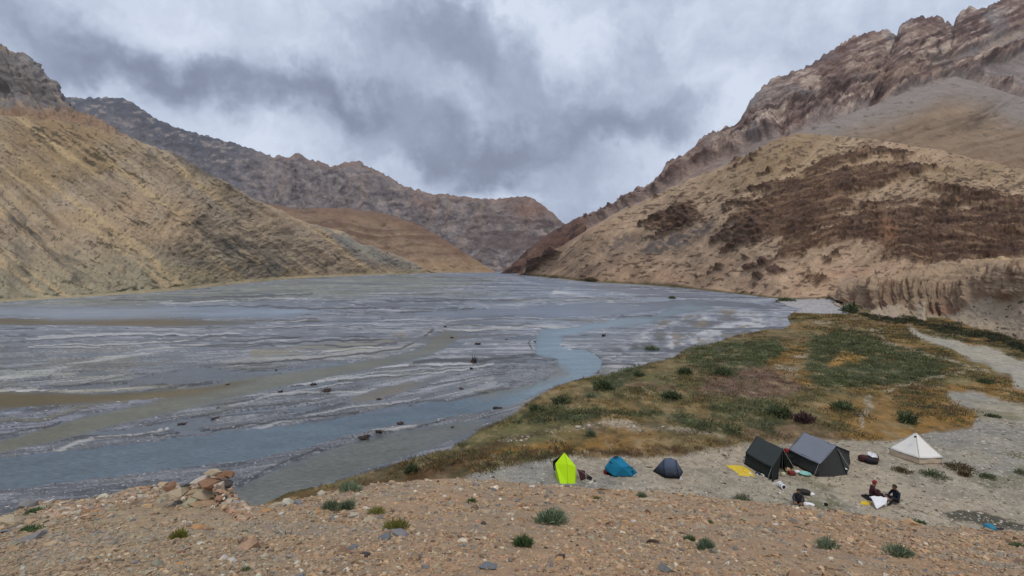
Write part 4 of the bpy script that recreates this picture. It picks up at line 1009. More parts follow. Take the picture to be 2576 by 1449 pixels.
def stone_mat(name, col, sc=14.0): return simple_mat(name, tuple(C(*col)), .85, .25, .35, sc, .5, .02)
SM = {k: stone_mat('stone_'+k, v) for k, v in dict(tan=(196, 166, 136), orange=(200, 154, 108), grey=(140, 138, 140), bluegrey=(124, 128, 134), white=(214, 206, 196), dark=(86, 80, 78), brown=(150, 116, 92), green=(176, 176, 146), buff=(190, 174, 148)).items()}
def sample_edge(): return [(x, float(curve(EDGE, x))) for x in range(0, 2577, 20)]
shapes = [rock_shape(300+i, 12, random.uniform(.35, .75), random.uniform(1.1, 1.9)) for i in range(8)]
keys = ['tan']*8+['orange']+['grey']*3+['bluegrey']+['white']*2+['brown']*3+['buff']*6+['dark']
stone_meshes = []
for i in range(36):
    me = shapes[i % 8].copy(); me.materials.append(SM[keys[i % len(keys)]]); stone_meshes.append(me)
for i in range(290):
    px = random.uniform(-20, 2596); e = float(curve(EDGE, px))
    py = e+4+(1449-e)*random.random()**1.1
    if px < 1000 and random.random() < .3: py = e+random.uniform(2, 60)
    p = fg_surf(px, py); d = p[1]
    size = random.lognormvariate(math.log(11), .42)*d/FP*1.05
    o = bpy.data.objects.new('stone', random.choice(stone_meshes)); scene.collection.objects.link(o); o.parent = fgo
    o.location = (p[0], p[1], p[2]+size*.08); o.scale = (size,)*3
    o.rotation_euler = (random.uniform(-.35, .35), random.uniform(-.35, .35), random.uniform(0, 6.3))
def scatter_rocks(name, P, size, cols, mat, flat=(.35, .8)):
    """tiny irregular stones in one mesh"""
    n = len(P); T = np.array([(-1, -1, -1), (1, -1, -1), (1, 1, -1), (-1, 1, -1), (-.6, -.6, 1), (.7, -.5, 1), (.5, .7, 1), (-.6, .5, 1)], float)*.5
    J = T[None]+rng.uniform(-.22, .22, (n, 8, 3))
    J[..., 0] *= rng.uniform(.9, 1.7, (n, 1)); J[..., 2] *= rng.uniform(*flat, (n, 1))
    th = rng.uniform(0, 6.28, n); tl = rng.uniform(-.6, .6, n)
    ct, st_ = np.cos(tl)[:, None], np.sin(tl)[:, None]
    y = J[..., 1]*ct-J[..., 2]*st_; z = J[..., 1]*st_+J[..., 2]*ct; x = J[..., 0]
    c_, s_ = np.cos(th)[:, None], np.sin(th)[:, None]
    Vx = np.stack([x*c_-y*s_, x*s_+y*c_, z], -1)*size[:, None, None]+P[:, None, :]
    Fq = np.array([(0, 3, 2, 1), (4, 5, 6, 7), (0, 1, 5, 4), (1, 2, 6, 5), (2, 3, 7, 6), (3, 0, 4, 7)])
    FF = (Fq[None]+np.arange(n)[:, None, None]*8).reshape(-1, 4)
    o = mesh_np(name, Vx, FF, mat, False, [('albedo', np.repeat(cols, 8, 0), 'FLOAT_COLOR')]); return o
PAL = np.array([C(196, 166, 138), C(188, 158, 130), C(204, 174, 146), C(178, 152, 128), C(200, 164, 128), C(156, 148, 142), C(136, 134, 136), C(222, 208, 190), C(116, 100, 88), C(194, 154, 128), C(184, 172, 152), C(162, 132, 112)])
WT = np.array([6, 6, 5, 4, 3, 1.5, .8, 1.6, 1.2, 3, 3, 2.5]); WT = WT/WT.sum()
N = 42000
px = rng.uniform(-60, 2640, N); e = curve(EDGE, px); py = e+(1475-e)*rng.random(N)**1.15+1
P_ = fg_surf(px, py); dk = fbm(P_[:, 0]*1.7, P_[:, 1]*1.7, 0.0, 4, .6, 271)
kp = rng.random(N) < sst(-.35, .15, dk)*.75+.25; px, py, P_ = px[kp], py[kp], P_[kp]; N = len(px); d = P_[:, 1]
sz = np.exp(rng.normal(math.log(4.3), .5, N))*d/FP
P_[:, 2] += sz*.1
ci = rng.choice(len(PAL), N, p=WT); cl = PAL[ci]*rng.uniform(.62, 1.18, (N, 1))*np.array([.985, .99, .93])
left = (px < 800)[:, None]; lf = sst(1200, 500, px)[:, None]; cl = cl*(1-lf*np.array([.10, .03, -.02]))
gpatch = sst(.15, .4, fbm(P_[:, 0]*1.3, P_[:, 1]*1.3, 0.0, 3, .5, 261))[:, None]
cl = cl*(1-gpatch*.6)+np.where(rng.random((N, 1)) < .5, np.array([C(150, 148, 142)]), np.array([C(182, 168, 144)]))*gpatch*.6
tag(scatter_rocks('slope_gravel', P_, sz, cl, attr_mat('gravel_chips')), kind='stuff')
# pebbles on the camp ground and the pale gravel strips
N = 9000
px = rng.uniform(1000, 2620, N); py = rng.uniform(1060, 1330, N)
keep = (gridval(camp, px, py) > .5) | (gridval(mm(PALE1, 5), px, py) > .5)
px, py = px[keep], py[keep]; P_ = floor_at(px, py); sz = np.exp(rng.normal(math.log(3.0), .4, len(px)))*P_[:, 1]/FP
cl = np.array([C(196, 186, 168), C(176, 170, 160), C(150, 140, 126), C(110, 100, 86), C(206, 200, 190), C(84, 78, 62)])[rng.choice(6, len(px), p=[.28, .25, .17, .12, .1, .08])]
tag(scatter_rocks('camp_pebbles', P_, sz, cl, attr_mat('pebbles'), (.25, .5)), kind='stuff')
# gravel on the nearest bars
N = 9000
px = rng.uniform(-20, 1700, N); py = rng.uniform(930, 1290, N)
keep = (gridval(wm_all, px, py) < .2) & (~gridval(M, px, py)); px, py = px[keep], py[keep]
P_ = floor_at(px, py); sz = np.exp(rng.normal(math.log(2.2), .35, len(px)))*P_[:, 1]/FP
cl = np.array([C(176, 174, 182), C(120, 118, 128), C(90, 88, 94), C(196, 192, 192)])[rng.choice(4, len(px))]
tag(scatter_rocks('river_pebbles', P_, sz, cl, attr_mat('river_pebble_stone'), (.3, .5)), kind='stuff')

def big_rock(name, px, py, wpx, flat, elong, mat, seed, rot, label, cat='rock', tilt=(0, 0), lift=.15):
    p = fg_surf(px, py); s = wpx*p[1]/FP/elong
    me = rock_shape(seed, 18, flat, elong, 2); me.materials.append(mat)
    o = bpy.data.objects.new(name, me); scene.collection.objects.link(o)
    o.scale = (s,)*3; o.location = (p[0], p[1], p[2]+s*flat*lift); o.rotation_euler = (tilt[0], tilt[1], rot)
    tag(o, label, cat); return o
big_rock('boulder', 68, 1276, 52, .8, 1.3, SM['grey'], 401, .2, 'grey boulder at the lip above the river, beside a green cushion plant')
big_rock('stone_slab', 114, 1266, 40, .4, 2.0, SM['white'], 402, .5, 'pale narrow slab pointing over the lip at the left', tilt=(0, -.3))
big_rock('boulder', 18, 1328, 80, .8, 1.3, SM['buff'], 403, .1, 'large tan boulder at the left edge of the slope')
big_rock('boulder', 80, 1356, 84, .45, 1.6, SM['grey'], 404, .4, 'smooth light grey rock half buried below the large tan boulder', tilt=(.1, -.35))
big_rock('stone_slab', 470, 1275, 62, .45, 1.8, SM['green'], 405, .45, 'pale greenish slab leaning on the layered rock outcrop', tilt=(.35, -.3), lift=.3)
big_rock('stone_slab', 498, 1326, 44, .6, 1.5, SM['orange'], 406, .5, 'bright orange stone below the layered outcrop')
big_rock('stone_slab', 524, 1330, 30, .6, 1.5, SM['brown'], 407, .1, 'brown stone touching the bright orange stone')
big_rock('stone_slab', 450, 1423, 30, .5, 1.6, SM['orange'], 408, .3, 'small rust brown flat stone near the bottom of the slope')
big_rock('boulder', 584, 1415, 28, .8, 1.2, SM['white'], 409, .1, 'white rounded stone alone on the gravel near the bottom')
big_rock('boulder', 1008, 1345, 62, .6, 1.5, SM['grey'], 410, -.3, 'large pale grey rock in front of the yellow green grass tuft', tilt=(.1, .25))
big_rock('boulder', 968, 1352, 40, .7, 1.3, SM['bluegrey'], 411, .3, 'dark blue grey rock left of the large pale grey rock')
big_rock('boulder', 890, 1378, 36, .6, 1.4, SM['bluegrey'], 412, .1, 'light blue grey stone with a flat top, lower middle left')
big_rock('boulder', 918, 1398, 34, .7, 1.2, SM['dark'], 413, .7, 'dark grey rock just below the light blue grey stone')
big_rock('boulder', 1216, 1320, 20, .8, 1.2, SM['dark'], 414, .1, 'small black stone in the middle of the slope')
big_rock('boulder', 1227, 1438, 62, .7, 1.6, SM['bluegrey'], 415, .1, 'dark grey rough rock cut by the bottom of the picture')
big_rock('boulder', 1409, 1407, 34, .7, 1.4, SM['dark'], 416, .5, 'dark slate rock at the bottom, right of the middle')
big_rock('boulder', 1315, 1275, 32, .6, 1.4, SM['brown'], 417, .5, 'grey brown rock above the largest grey green tuft')
big_rock('stone_slab', 1631, 1256, 84, .28, 3.2, SM['buff'], 418, -.05, 'long pale flat stone on the lip between the dome tent and camera')
big_rock('stone_slab', 700, 1272, 46, .6, 1.5, SM['buff'], 419, .2, 'cream coloured block on the lip where the river bank begins')
big_rock('boulder', 745, 1268, 34, .7, 1.2, SM['grey'], 420, .6, 'light grey block right of the cream block on the lip')
big_rock('boulder', 668, 1285, 36, .6, 1.4, SM['orange'], 421, .9, 'orange buff block left of the cream block on the lip')
big_rock('boulder', 1155, 1438, 24, .7, 1.3, SM['tan'], 422, .9, 'small tan stone left of the dark rough rock at the bottom')
big_rock('stone_slab', 2215, 1409, 40, .3, 2.2, SM['bluegrey'], 423, -.5, 'thin grey slate lying at the lower right below the grey green plants')
big_rock('stone_slab', 1960, 1322, 34, .5, 1.8, SM['white'], 424, -.2, 'whitish stone on the slope below the seated person in grey')
# layered outcrop on the lip: a stack of slabs
oc = bpy.data.objects.new('rock_outcrop', None); scene.collection.objects.link(oc)
p0 = fg_surf(535, 1266); oc.location = p0
tag(oc, 'layered tan and cream rock outcrop sticking up on the lip above the river', 'rock outcrop')
for i, (dx, dz, w_, fl, el, mk, rz, ty) in enumerate([(0, .06, .50, .45, 1.3, 'tan', .1, .1), (-.03, .17, .42, .4, 1.2, 'buff', .6, -.15), (.04, .27, .36, .4, 1.4, 'brown', .2, .25), (.12, .33, .22, .5, 1.2, 'brown', 1.1, .1), (-.10, .30, .22, .5, 1.4, 'white', .4, -.3),
        (.17, .26, .18, .7, 1.2, 'dark', .4, 0), (.20, .36, .13, .8, 1.1, 'brown', .9, .3), (-.17, .16, .24, .5, 1.3, 'buff', .2, -.4), (.02, .38, .17, .5, 1.5, 'buff', .3, .1), (-.28, .24, .16, .6, 1.4, 'bluegrey', .2, -.2), (-.36, .16, .30, .5, 1.4, 'buff', .3, -.2), (.10, .14, .30, .4, 1.5, 'tan', 2.0, .3), (.02, .02, .40, .5, 1.4, 'tan', 2.6, .1), (-.44, .22, .16, .8, 1.1, 'brown', .9, -.2)]):
    me = rock_shape(500+i, 16, fl, el, 1); me.materials.append(SM[mk]); o = bpy.data.objects.new('slab', me); scene.collection.objects.link(o)
    o.parent = oc; o.location = (dx, random.uniform(-.05, .05), dz-.03); o.scale = (w_*.86,)*3; o.rotation_euler = (random.uniform(-.2, .2), ty, rz)
rub = rng.uniform(-1, 1, (1500, 2)); bx_ = np.where(rng.random(1500) < .5, 535+rub[:, 0]*75, rng.uniform(100, 620, 1500)); by_ = curve(EDGE, bx_)+6+np.abs(rub[:, 1])*34; pr = fg_surf(bx_, by_)
near_ = np.exp(-((bx_-535)/42)**2-((by_-1262)/30)**2); pr[:, 2] += near_*.26*rng.random(1500); sz = rng.uniform(.02, .085, 1500)
tag(scatter_rocks('outcrop_rubble', pr, sz, PAL[rng.choice([1, 3, 4, 9, 10, 2, 5, 7], 1500)]*rng.uniform(.6, 1.1, (1500, 1)), attr_mat('rubble')), kind='stuff')

# ------------------------------------------------------------------ plants
def leaf_batch(cent, rad, hgt, nleaf, lsize, col, spike=0.35, jit=.25):
    """arrays of clumps -> quads; spike 0: flat random leaves, 1: upright blades"""
    idx = np.repeat(np.arange(len(cent)), nleaf); n = len(idx)
    th = rng.uniform(0, 6.283, n); rr = np.sqrt(rng.random(n)); u = rng.random(n)
    dome = np.sqrt(np.clip(1-rr*rr, 0, 1))
    pos = cent[idx]+np.stack([np.cos(th)*rr*rad[idx], np.sin(th)*rr*rad[idx], hgt[idx]*dome*(.25+.75*u)], -1)
    ax = np.stack([np.cos(th)*rr*.8, np.sin(th)*rr*.8, .3+rng.random(n)*1.0], -1)+rng.normal(size=(n, 3))*(1-spike)*.9
    ax /= np.linalg.norm(ax, axis=1, keepdims=True)
    sd_ = np.cross(ax, rng.normal(size=(n, 3))); sd_ /= np.linalg.norm(sd_, axis=1, keepdims=True)+1e-9
    L = (lsize[idx]*rng.uniform(.6, 1.4, n))[:, None]; W_ = L*(.42-.30*spike)
    Vq = np.stack([pos-sd_*W_*.5, pos+sd_*W_*.5, pos+ax*L+sd_*W_*.2, pos+ax*L-sd_*W_*.2], 1)
    cc_ = col[idx]*(1+jit*rng.uniform(-1, 1, (n, 1)))
    return Vq.reshape(-1, 3), np.repeat(np.clip(cc_, .004, .9), 4, 0)
m_leaf = attr_mat('leaves', .75, .2, .25)
def leaf_obj(name, Vq, cq, parent=None):
    return mesh_np(name, Vq, np.arange(len(Vq)).reshape(-1, 4), m_leaf, False, [('albedo', cq, 'FLOAT_COLOR')], parent)
CG = [C(102, 108, 76), C(86, 94, 68), C(112, 116, 84), C(92, 92, 60)]; CG = np.array(CG)*1.45
def scatter(name, mask, n, rad, hgt, nl, ls, cols, spike, box=(1000, 2640, 790, 1250), kind='stuff'):
    # even in world area
    X = rng.uniform(-16, 100, n*16); Y_ = 27+170*rng.random(n*16)**1.3
    q = project(np.stack([X, Y_, X*0+.6], -1)); k = (q[0] > box[0]) & (q[0] < box[1]) & (q[1] > box[2]) & (q[1] < box[3])
    px, py = q[0][k], q[1][k]; mv = gridval(mask, px, py); k = rng.random(len(px)) < mv; px, py = px[k][:n], py[k][:n]
    Pn = floor_at(px, py); m_ = len(px); s = rng.uniform(.55, 1.3, m_)
    Pn[:, 2] -= .03
    fall = np.clip(60/Pn[:, 1], .25, 1)
    nlf = np.maximum((nl*fall).astype(int), 5)
    lsz = ls*s*np.clip(Pn[:, 1]/60, 1, 2.2)
    Vq, cq = leaf_batch(Pn, rad*s, hgt*s, nlf, lsz, cols[rng.integers(0, len(cols), m_)]*rng.uniform(.5, 1.35, (m_, 1)), spike)  # shadows and lit tops put into the clump colours as random tones
    o = leaf_obj(name, Vq, cq); tag(o, kind=kind); return o
gm = np.maximum.reduce([mm(G1)*(1-mm(G1H, 5)), mm(G2), mm(G3, 5), mm(G4)*.8, mm(G5)*.5, mm(G6)*.6, mm(G7)*.8])*M
gm = gm*sst(-.6, -.1, f1)*(.25+.75*sst(-.25, .15, f4))
scatter('green_scrub', gm, 4000, .55, .30, 34, .18, CG, .35)
pk = mm(PNK, 12)*M
scatter('pink_brown_scrub', pk*.9, 1400, .42, .28, 22, .16, np.array([C(136, 106, 96), C(118, 90, 80), C(146, 118, 100)])*1.3, .5)
rest = M*(1-camp)*(1-beach)*(1-gm*.8)*(1-pk*.6)*sst(-.2, .25, f1)*sst(0, -6, sdM)
scatter('meadow_grass', rest, 7000, .44, .12, 14, .14, np.array([C(148, 122, 66), C(104, 88, 62), C(96, 94, 58), C(140, 110, 62), C(112, 92, 74), C(98, 88, 60)])*1.25, .5)
scatter('mixed_scrub', rest*sst(-.2, .3, f2)*.9, 2800, .46, .16, 18, .15, np.array([C(92, 106, 80), C(108, 112, 72), C(118, 96, 82), C(80, 92, 68)])*1.2, .4)
cs = camp*sst(.05, .35, f1)*sst(1500, 2200, PX)
scatter('camp_weeds', cs, 1300, .22, .07, 9, .07, np.array([C(118, 120, 88), C(104, 104, 70), C(96, 86, 62)]), .5, (1500, 2640, 1080, 1345))
bankm = poly_mask(mw, mh, [(1180, 1155), (1400, 1122), (1700, 1125), (1860, 1115), (1850, 1135), (1700, 1150), (1420, 1152), (1250, 1174), (1000, 1218), (760, 1264), (690, 1270), (900, 1205), (1060, 1165)], 6)
scatter('bank_grass', bankm, 2200, .26, .20, 26, .10, np.array([C(140, 106, 58), C(104, 82, 54), C(124, 104, 66), C(80, 68, 46)])*1.15, .55, (600, 1900, 1100, 1290))
lm = poly_mask(mw, mh, [(2365, 1292), (2420, 1290), (2500, 1298), (2640, 1322), (2640, 1350), (2560, 1338), (2470, 1322), (2400, 1308)], 3)
scatter('dark_ground_scrub', lm, 420, .25, .12, 24, .08, np.array([C(70, 74, 62), C(84, 84, 74), C(60, 64, 48)]), .5, (2340, 2650, 1280, 1352))
# dark scrub along the foot of the sand cliff
n = 170; px = rng.uniform(2140, 2640, n); base = curve([P2(*p) for p in [(3190, 1172), (3300, 1196), (3420, 1208), (3500, 1222), (3600, 1240), (3700, 1258), (3840, 1300), (4000, 1340)]], px)
py = base+rng.normal(0, 3.5, n)+(px > 2330)*rng.uniform(-4, 12, n); Pn = floor_at(px, py); s = rng.uniform(.6, 1.3, n)
Vq, cq = leaf_batch(Pn, .9*s, .5*s, np.full(n, 60), .3*s, np.array([C(72, 78, 58), C(60, 66, 52), C(84, 84, 64)])[rng.integers(0, 3, n)], .2)
tag(leaf_obj('cliff_foot_scrub', Vq, cq), kind='stuff')
def bush(px, py, wpx, hpx, cols, label, n=260, spike=.35, cat='shrub', name='shrub', fg=False):
    p = fg_surf(px, py) if fg else floor_at(px, py); r = wpx*p[1]/FP*.5; h = hpx*p[1]/FP
    m_ = max(3, int(wpx/5)); cen = np.array([p]*m_)+np.concatenate([rng.uniform(-.42, .42, (m_, 2))*r, np.zeros((m_, 1))], 1)
    cen[:, 2] -= .01
    Vq, cq = leaf_batch(cen, np.full(m_, r*.55), np.full(m_, h)*rng.uniform(.6, 1, m_), np.full(m_, n//m_), np.full(m_, max(h*.45, 4.5*p[1]/FP)), cols[rng.integers(0, len(cols), m_)], spike)
    o = leaf_obj(name, Vq-p, cq); o.location = p; tag(o, label, cat); return o
DG = 1.35*np.array([C(80, 90, 60), C(90, 100, 70), C(66, 76, 52)]); GG = 1.2*np.array([C(112, 124, 98), C(96, 110, 88), C(128, 132, 104)]); BR = np.array([C(104, 82, 58), C(84, 74, 48), C(120, 96, 64)]); PU = np.array([C(96, 66, 70), C(112, 80, 78), C(80, 62, 60)])
for a in [(1519, 980, 56, 22, DG, 'dark green shrub near the bank where the river bends'), (1606, 946, 32, 14, DG, 'small green shrub at the river edge above the bend'),
          (1725, 941, 44, 16, DG, 'green shrub on the orange grass left of the tan clearing'), (1412, 1014, 60, 18, DG, 'long low shrub closest to the blue channel'),
          (1484, 999, 36, 12, GG, 'grey green shrub right of the long low shrub by the channel'), (1690, 1003, 50, 20, DG, 'round dark green shrub in the middle of the meadow'),
          (1815, 944, 52, 18, DG, 'dark shrub at the lower tip of the upper thicket'), (1352, 1034, 44, 16, DG, 'shrub at the bank above the dark eroded edge'),
          (1487, 1096, 26, 14, GG, 'blue green shrub between the pale gravel strip and camp'), (1036, 1188, 44, 18, DG, 'bright green shrub alone in the orange bank grass'),
          (2121, 1030, 56, 18, DG, 'green shrub above the grey roofed tent beside the sandy path'), (2285, 1062, 46, 20, DG, 'green shrub above and left of the white tent'),
          (2475, 963, 46, 12, DG, 'low dark shrub on the orange grass near the right edge'), (2496, 1049, 34, 7, DG, 'small dark shrub alone on the pale sand at right'),
          (2020, 1060, 56, 22, PU, 'purple brown shrub above the two ridge tents'), (1962, 1046, 60, 26, DG, 'dense dark green shrub left of the purple brown shrub'),
          (1640, 880, 40, 12, GG, 'pale scrub mound on the gravel at the meadow tip'),
          (2352, 1199, 74, 12, DG, 'flat dark green bush below the white tent'), (2412, 1180, 90, 12, BR, 'flat brown green bush right of the white tent'),
          (2424, 1196, 36, 10, BR, 'small dark bush between the two flat bushes by the white tent'), (2484, 1200, 50, 10, DG, 'rightmost flat bush of the patch by the white tent'),
          (2268, 1186, 54, 8, BR, 'thin brown bush just below the left corner of the white tent'), (2570, 1192, 30, 12, GG, 'grey bush cut by the right edge of the picture'),
          (2137, 785, 34, 22, DG, 'dark green shrub at the left foot of the sand cliff'), (1690, 752, 18, 4, DG, 'tiny shrub on the gravel below the right hill'),
          (1975, 757, 46, 8, DG, 'low dark shrub at the foot of the right hill by the pale beach'),
          (1870, 1258, 60, 8, DG, 'low green plant on the lip right of the dome tent'), (1962, 1184, 6, 3, BR, 'tiny dry plant beside the dark tent')]:
    if a[0] == 1962 and a[1] == 1184: continue
    bush(*a, n=int(150+a[2]*4))
YG = np.array([C(150, 146, 78), C(132, 134, 70), C(120, 122, 60)]); BG = 1.15*np.array([C(92, 116, 78), C(84, 104, 66), C(110, 124, 88)]); SG = 1.3*np.array([C(126, 138, 112), C(104, 122, 98), C(140, 146, 120), C(86, 104, 82)])
for a in [(90, 1290, 62, 16, BG, 'bright green cushion plant beside the grey boulder on the lip', .4), (74, 1336, 56, 18, BG, 'bright green plant between the large tan boulder and smooth grey rock', .5),
          (452, 1352, 56, 28, YG, 'olive grass tuft below the greenish slab', .9), (998, 1330, 84, 26, YG, 'yellow green grass tuft behind the large pale grey rock', .9),
          (946, 1292, 66, 18, YG, 'sparse yellowish grass left of and above the yellow green tuft', .9), (883, 1236, 70, 26, SG, 'grey green bushy plant on the lip by the orange bank', .7),
          (875, 1280, 40, 30, SG, 'narrow grey green plant below the lip plant', .8), (831, 1282, 66, 24, GG, 'dry grey cushion left of the narrow grey green plant', .7),
          (1185, 1266, 32, 14, BG, 'small green plant left of the lime tent on the slope', .7), (1386, 1318, 96, 38, SG, 'largest grey green tuft below the lime tent', .85),
          (1315, 1374, 64, 32, BG, 'green spiky plant left of and below the largest tuft', .85), (1775, 1386, 58, 30, SG, 'grey green plant right of its small twin in the middle right', .85),
          (1735, 1366, 34, 18, BG, 'small twin plant left of the grey green plant', .8), (2082, 1384, 62, 28, SG, 'grey green feathery plant below the persons with white cloth', .9),
          (2262, 1404, 86, 32, SG, 'wide feathery grey plant at the lower right', .9), (2560, 1376, 60, 14, BG, 'green plant at the right edge of the slope', .6),
          (1612, 1250, 36, 16, SG, 'grey tuft behind the long pale flat stone', .6), (2310, 1316, 46, 13, BG, 'green creeping plant on the lip below the group of people', .5),
          (1785, 1318, 26, 10, BG, 'tiny green sprout above the small twin plant', .7), (610, 1338, 30, 10, GG, 'faint grey sprout right of the orange stone', .8), (620, 1436, 40, 14, BG, 'small green sprout at the bottom left of the middle', .8), (1500, 1262, 30, 9, YG, 'small dry tuft right of the lime tent on the slope', .8)]:
    bush(a[0], a[1], a[2]*.9, a[3]*.85, a[4], a[5], n=int(160+a[2]*7), spike=a[6], cat='plant', name='tuft', fg=True)

# driftwood and dark debris on the gravel bars
m_wood = simple_mat('wet_driftwood', tuple(C(66, 52, 46)), .8, .3, .4, 6, .5, .03)
def debris(px, py, wpx, hpx, label, tall=False):
    p = floor_at(px, py); u = p[1]/FP; bm = bmesh.new(); r = wpx*u/2*.8; h = hpx*u*.85
    for i in range(7):
        a = random.uniform(0, 6.28); rr = random.uniform(0, .6)*r; c0 = Vector((math.cos(a)*rr, math.sin(a)*rr, h*.25))
        pts = [c0+Vector((random.gauss(0, 1)*r*.35, random.gauss(0, 1)*r*.35, random.uniform(-.3, .6)*h)) for _ in range(9)]
        vs = [bm.verts.new(q) for q in pts]; res = bmesh.ops.convex_hull(bm, input=vs)
    for i in range(9):
        a = random.uniform(0, 6.28); c0 = Vector((random.uniform(-.5, .5)*r, random.uniform(-.5, .5)*r, h*.1)); c1 = c0+Vector((math.cos(a)*r*.8, math.sin(a)*r*.8, h*random.uniform(.1, 1.3)))
        t_ = .10*h+.01; s1 = [bm.verts.new(c0+Vector(q)*t_) for q in ((1, 0, 0), (-.5, .8, 0), (-.5, -.8, 0))]; s2 = [bm.verts.new(c1+Vector(q)*t_*.4) for q in ((1, 0, 0), (-.5, .8, 0), (-.5, -.8, 0))]
        for k in range(3): bm.faces.new((s1[k], s1[(k+1) % 3], s2[(k+1) % 3], s2[k]))
    for v in [v for v in bm.verts if not v.link_faces]: bm.verts.remove(v)
    me = bpy.data.meshes.new('driftwood'); bm.to_mesh(me); bm.free(); me.materials.append(m_wood)
    o = bpy.data.objects.new('driftwood', me); scene.collection.objects.link(o); o.location = p; tag(o, label, 'driftwood')
for a in [(1193, 914, 20, 16, 'upright brown snag standing on the gravel bar in mid river'), (1186, 930, 16, 5, 'dark scrap just below the upright snag'), (822, 987, 40, 10, 'long brown log clump on the bar left of the main channel'),
          (788, 968, 24, 8, 'dark clump just above and left of the long log clump'), (706, 990, 18, 6, 'small dark clump far left of the long log clump'), (541, 1054, 28, 6, 'dark flat clump on the lilac gravel above the main channel'),
          (456, 1068, 34, 9, 'brown clump with twigs left of the dark flat clump'), (574, 967, 22, 5, 'thin dark scrap by the green channel'), (917, 1104, 36, 10, 'dark brown clump on the spit between two channels'),
          (952, 1092, 28, 8, 'dark clump right of the brown clump on the spit'), (1006, 1070, 30, 6, 'flat dark clump farther up the spit'), (1205, 869, 24, 7, 'dark log on the bar above the upright snag'),
          (1120, 824, 12, 5, 'little dark knob near the head of the green channel'), (1250, 1030, 32, 7, 'brown mound on the grey bar near the meadow bank'), (1138, 1075, 22, 7, 'grey clump on the bar below the brown mound'),
          (952, 1009, 18, 5, 'dark scrap beside the silt pond'), (1160, 982, 18, 5, 'black scrap beside the pale gravel ring'), (400, 1112, 0, 0, ''), (420, 1182, 18, 5, 'black scrap on the near shore below the main channel'), (1345, 862, 10, 4, 'dark scrap at the left edge of the blue bend'),
          (1518, 847, 16, 8, 'dark stump on the bar inside the blue bend'), (1480, 704, 40, 6, 'dark rock ledge rubble at the foot of the right hill'), (1137, 850, 14, 5, 'small dark scrap left of the dark log'), (1275, 856, 14, 4, 'dark scrap right of the dark log above the snag')]:
    if a[4]: debris(*a)

# ------------------------------------------------------------------ camp
ZC = .8
def GP(px, py, h=0.0): return Vector(at_z(px, py, ZC+h))
def fab(name, col, **k):
    kw = dict(rough=.8, spec=.3, var=.10, sc=5.0, bump=.7, bd=.05); kw.update(k); return simple_mat(name, tuple(C(*col)), **kw)
def empty(name, loc, label, cat, group=None):
    o = bpy.data.objects.new(name, None); scene.collection.objects.link(o); o.location = loc; o.empty_display_size = .2
    tag(o, label, cat, group); return o
def part(name, verts, faces, mat, root, smooth=False, solid=0.0, sub=0, uvk=None):
    me = bpy.data.meshes.new(name); loc = root.location if root else Vector((0, 0, 0))
    me.from_pydata([tuple(Vector(v)-loc) for v in verts], [], faces); me.validate()
    bm = bmesh.new(); bm.from_mesh(me); bmesh.ops.recalc_face_normals(bm, faces=bm.faces)
    if sub: bmesh.ops.subdivide_edges(bm, edges=bm.edges[:], cuts=sub, use_grid_fill=True)
    bm.to_mesh(me); bm.free()
    if smooth: me.polygons.foreach_set('use_smooth', [True]*len(me.polygons))
    me.materials.append(mat); o = bpy.data.objects.new(name, me); scene.collection.objects.link(o); o.parent = root
    if solid:
        md = o.modifiers.new('thick', 'SOLIDIFY'); md.thickness = solid
    return o
def hull(name, verts, mat, root, bev=0.0, smooth=False):
    bm = bmesh.new(); loc = root.location if root else Vector((0, 0, 0))
    for v in verts: bm.verts.new(Vector(v)-loc)
    bmesh.ops.convex_hull(bm, input=bm.verts)
    for v in [v for v in bm.verts if not v.link_faces]: bm.verts.remove(v)
    if bev: bmesh.ops.bevel(bm, geom=bm.edges[:]+bm.verts[:], offset=bev, segments=2, affect='EDGES', clamp_overlap=True)
    me = bpy.data.meshes.new(name); bm.to_mesh(me); bm.free(); me.materials.append(mat)
    if smooth: me.polygons.foreach_set('use_smooth', [True]*len(me.polygons))
    o = bpy.data.objects.new(name, me); scene.collection.objects.link(o); o.parent = root; return o
def rod(name, a, b, r, mat, root, r2=None, seg=6):
    a, b = Vector(a), Vector(b); d = (b-a); q = d.to_track_quat('Z', 'Y').to_matrix(); V_, F_ = [], []
    for k, (c0, rr) in enumerate(((a, r), (b, r2 if r2 is not None else r))):
        for i in range(seg):
            t = 6.2832*i/seg; V_.append(c0+q@Vector((math.cos(t)*rr, math.sin(t)*rr, 0)))
    for i in range(seg): F_.append((i, (i+1) % seg, seg+(i+1) % seg, seg+i))
    F_.append(tuple(range(seg))); F_.append(tuple(range(seg, 2*seg)))
    return part(name, V_, F_, mat, root)
def cloth(name, quad, mat, root, nu=10, nv=8, sag=0.0, wr=.02, seed=1, lift=0.0, solid=.012):
    """cloth patch between four corners (a,b,c,d) with sag and wrinkles"""
    a, b, c_, d_ = [Vector(q) for q in quad]; n = (b-a).cross(d_-a).normalized()
    if n.z < 0: n = -n
    V_, F_ = [], []
    for j in range(nv+1):
        for i in range(nu+1):
            u, v = i/nu, j/nv; p = (a*(1-u)+b*u)*(1-v)+(d_*(1-u)+c_*u)*v
            s = -sag*math.sin(math.pi*u)*(.4+.6*math.sin(math.pi*v))
            k = wr*float(fbm(np.array([u*4+seed]), np.array([v*2.0+seed*.3]), 0.0, 3, .5, seed)[0])
            V_.append(p+n*(k+lift)+Vector((0, 0, s)))
    for j in range(nv):
        for i in range(nu): q = j*(nu+1)+i; F_.append((q, q+1, q+nu+2, q+nu+1))
    return part(name, V_, F_, mat, root, True, solid)
m_pole = simple_mat('tent_pole', (.25, .25, .26), .4, .5, .1, 5, 0, .01, 0, .8)
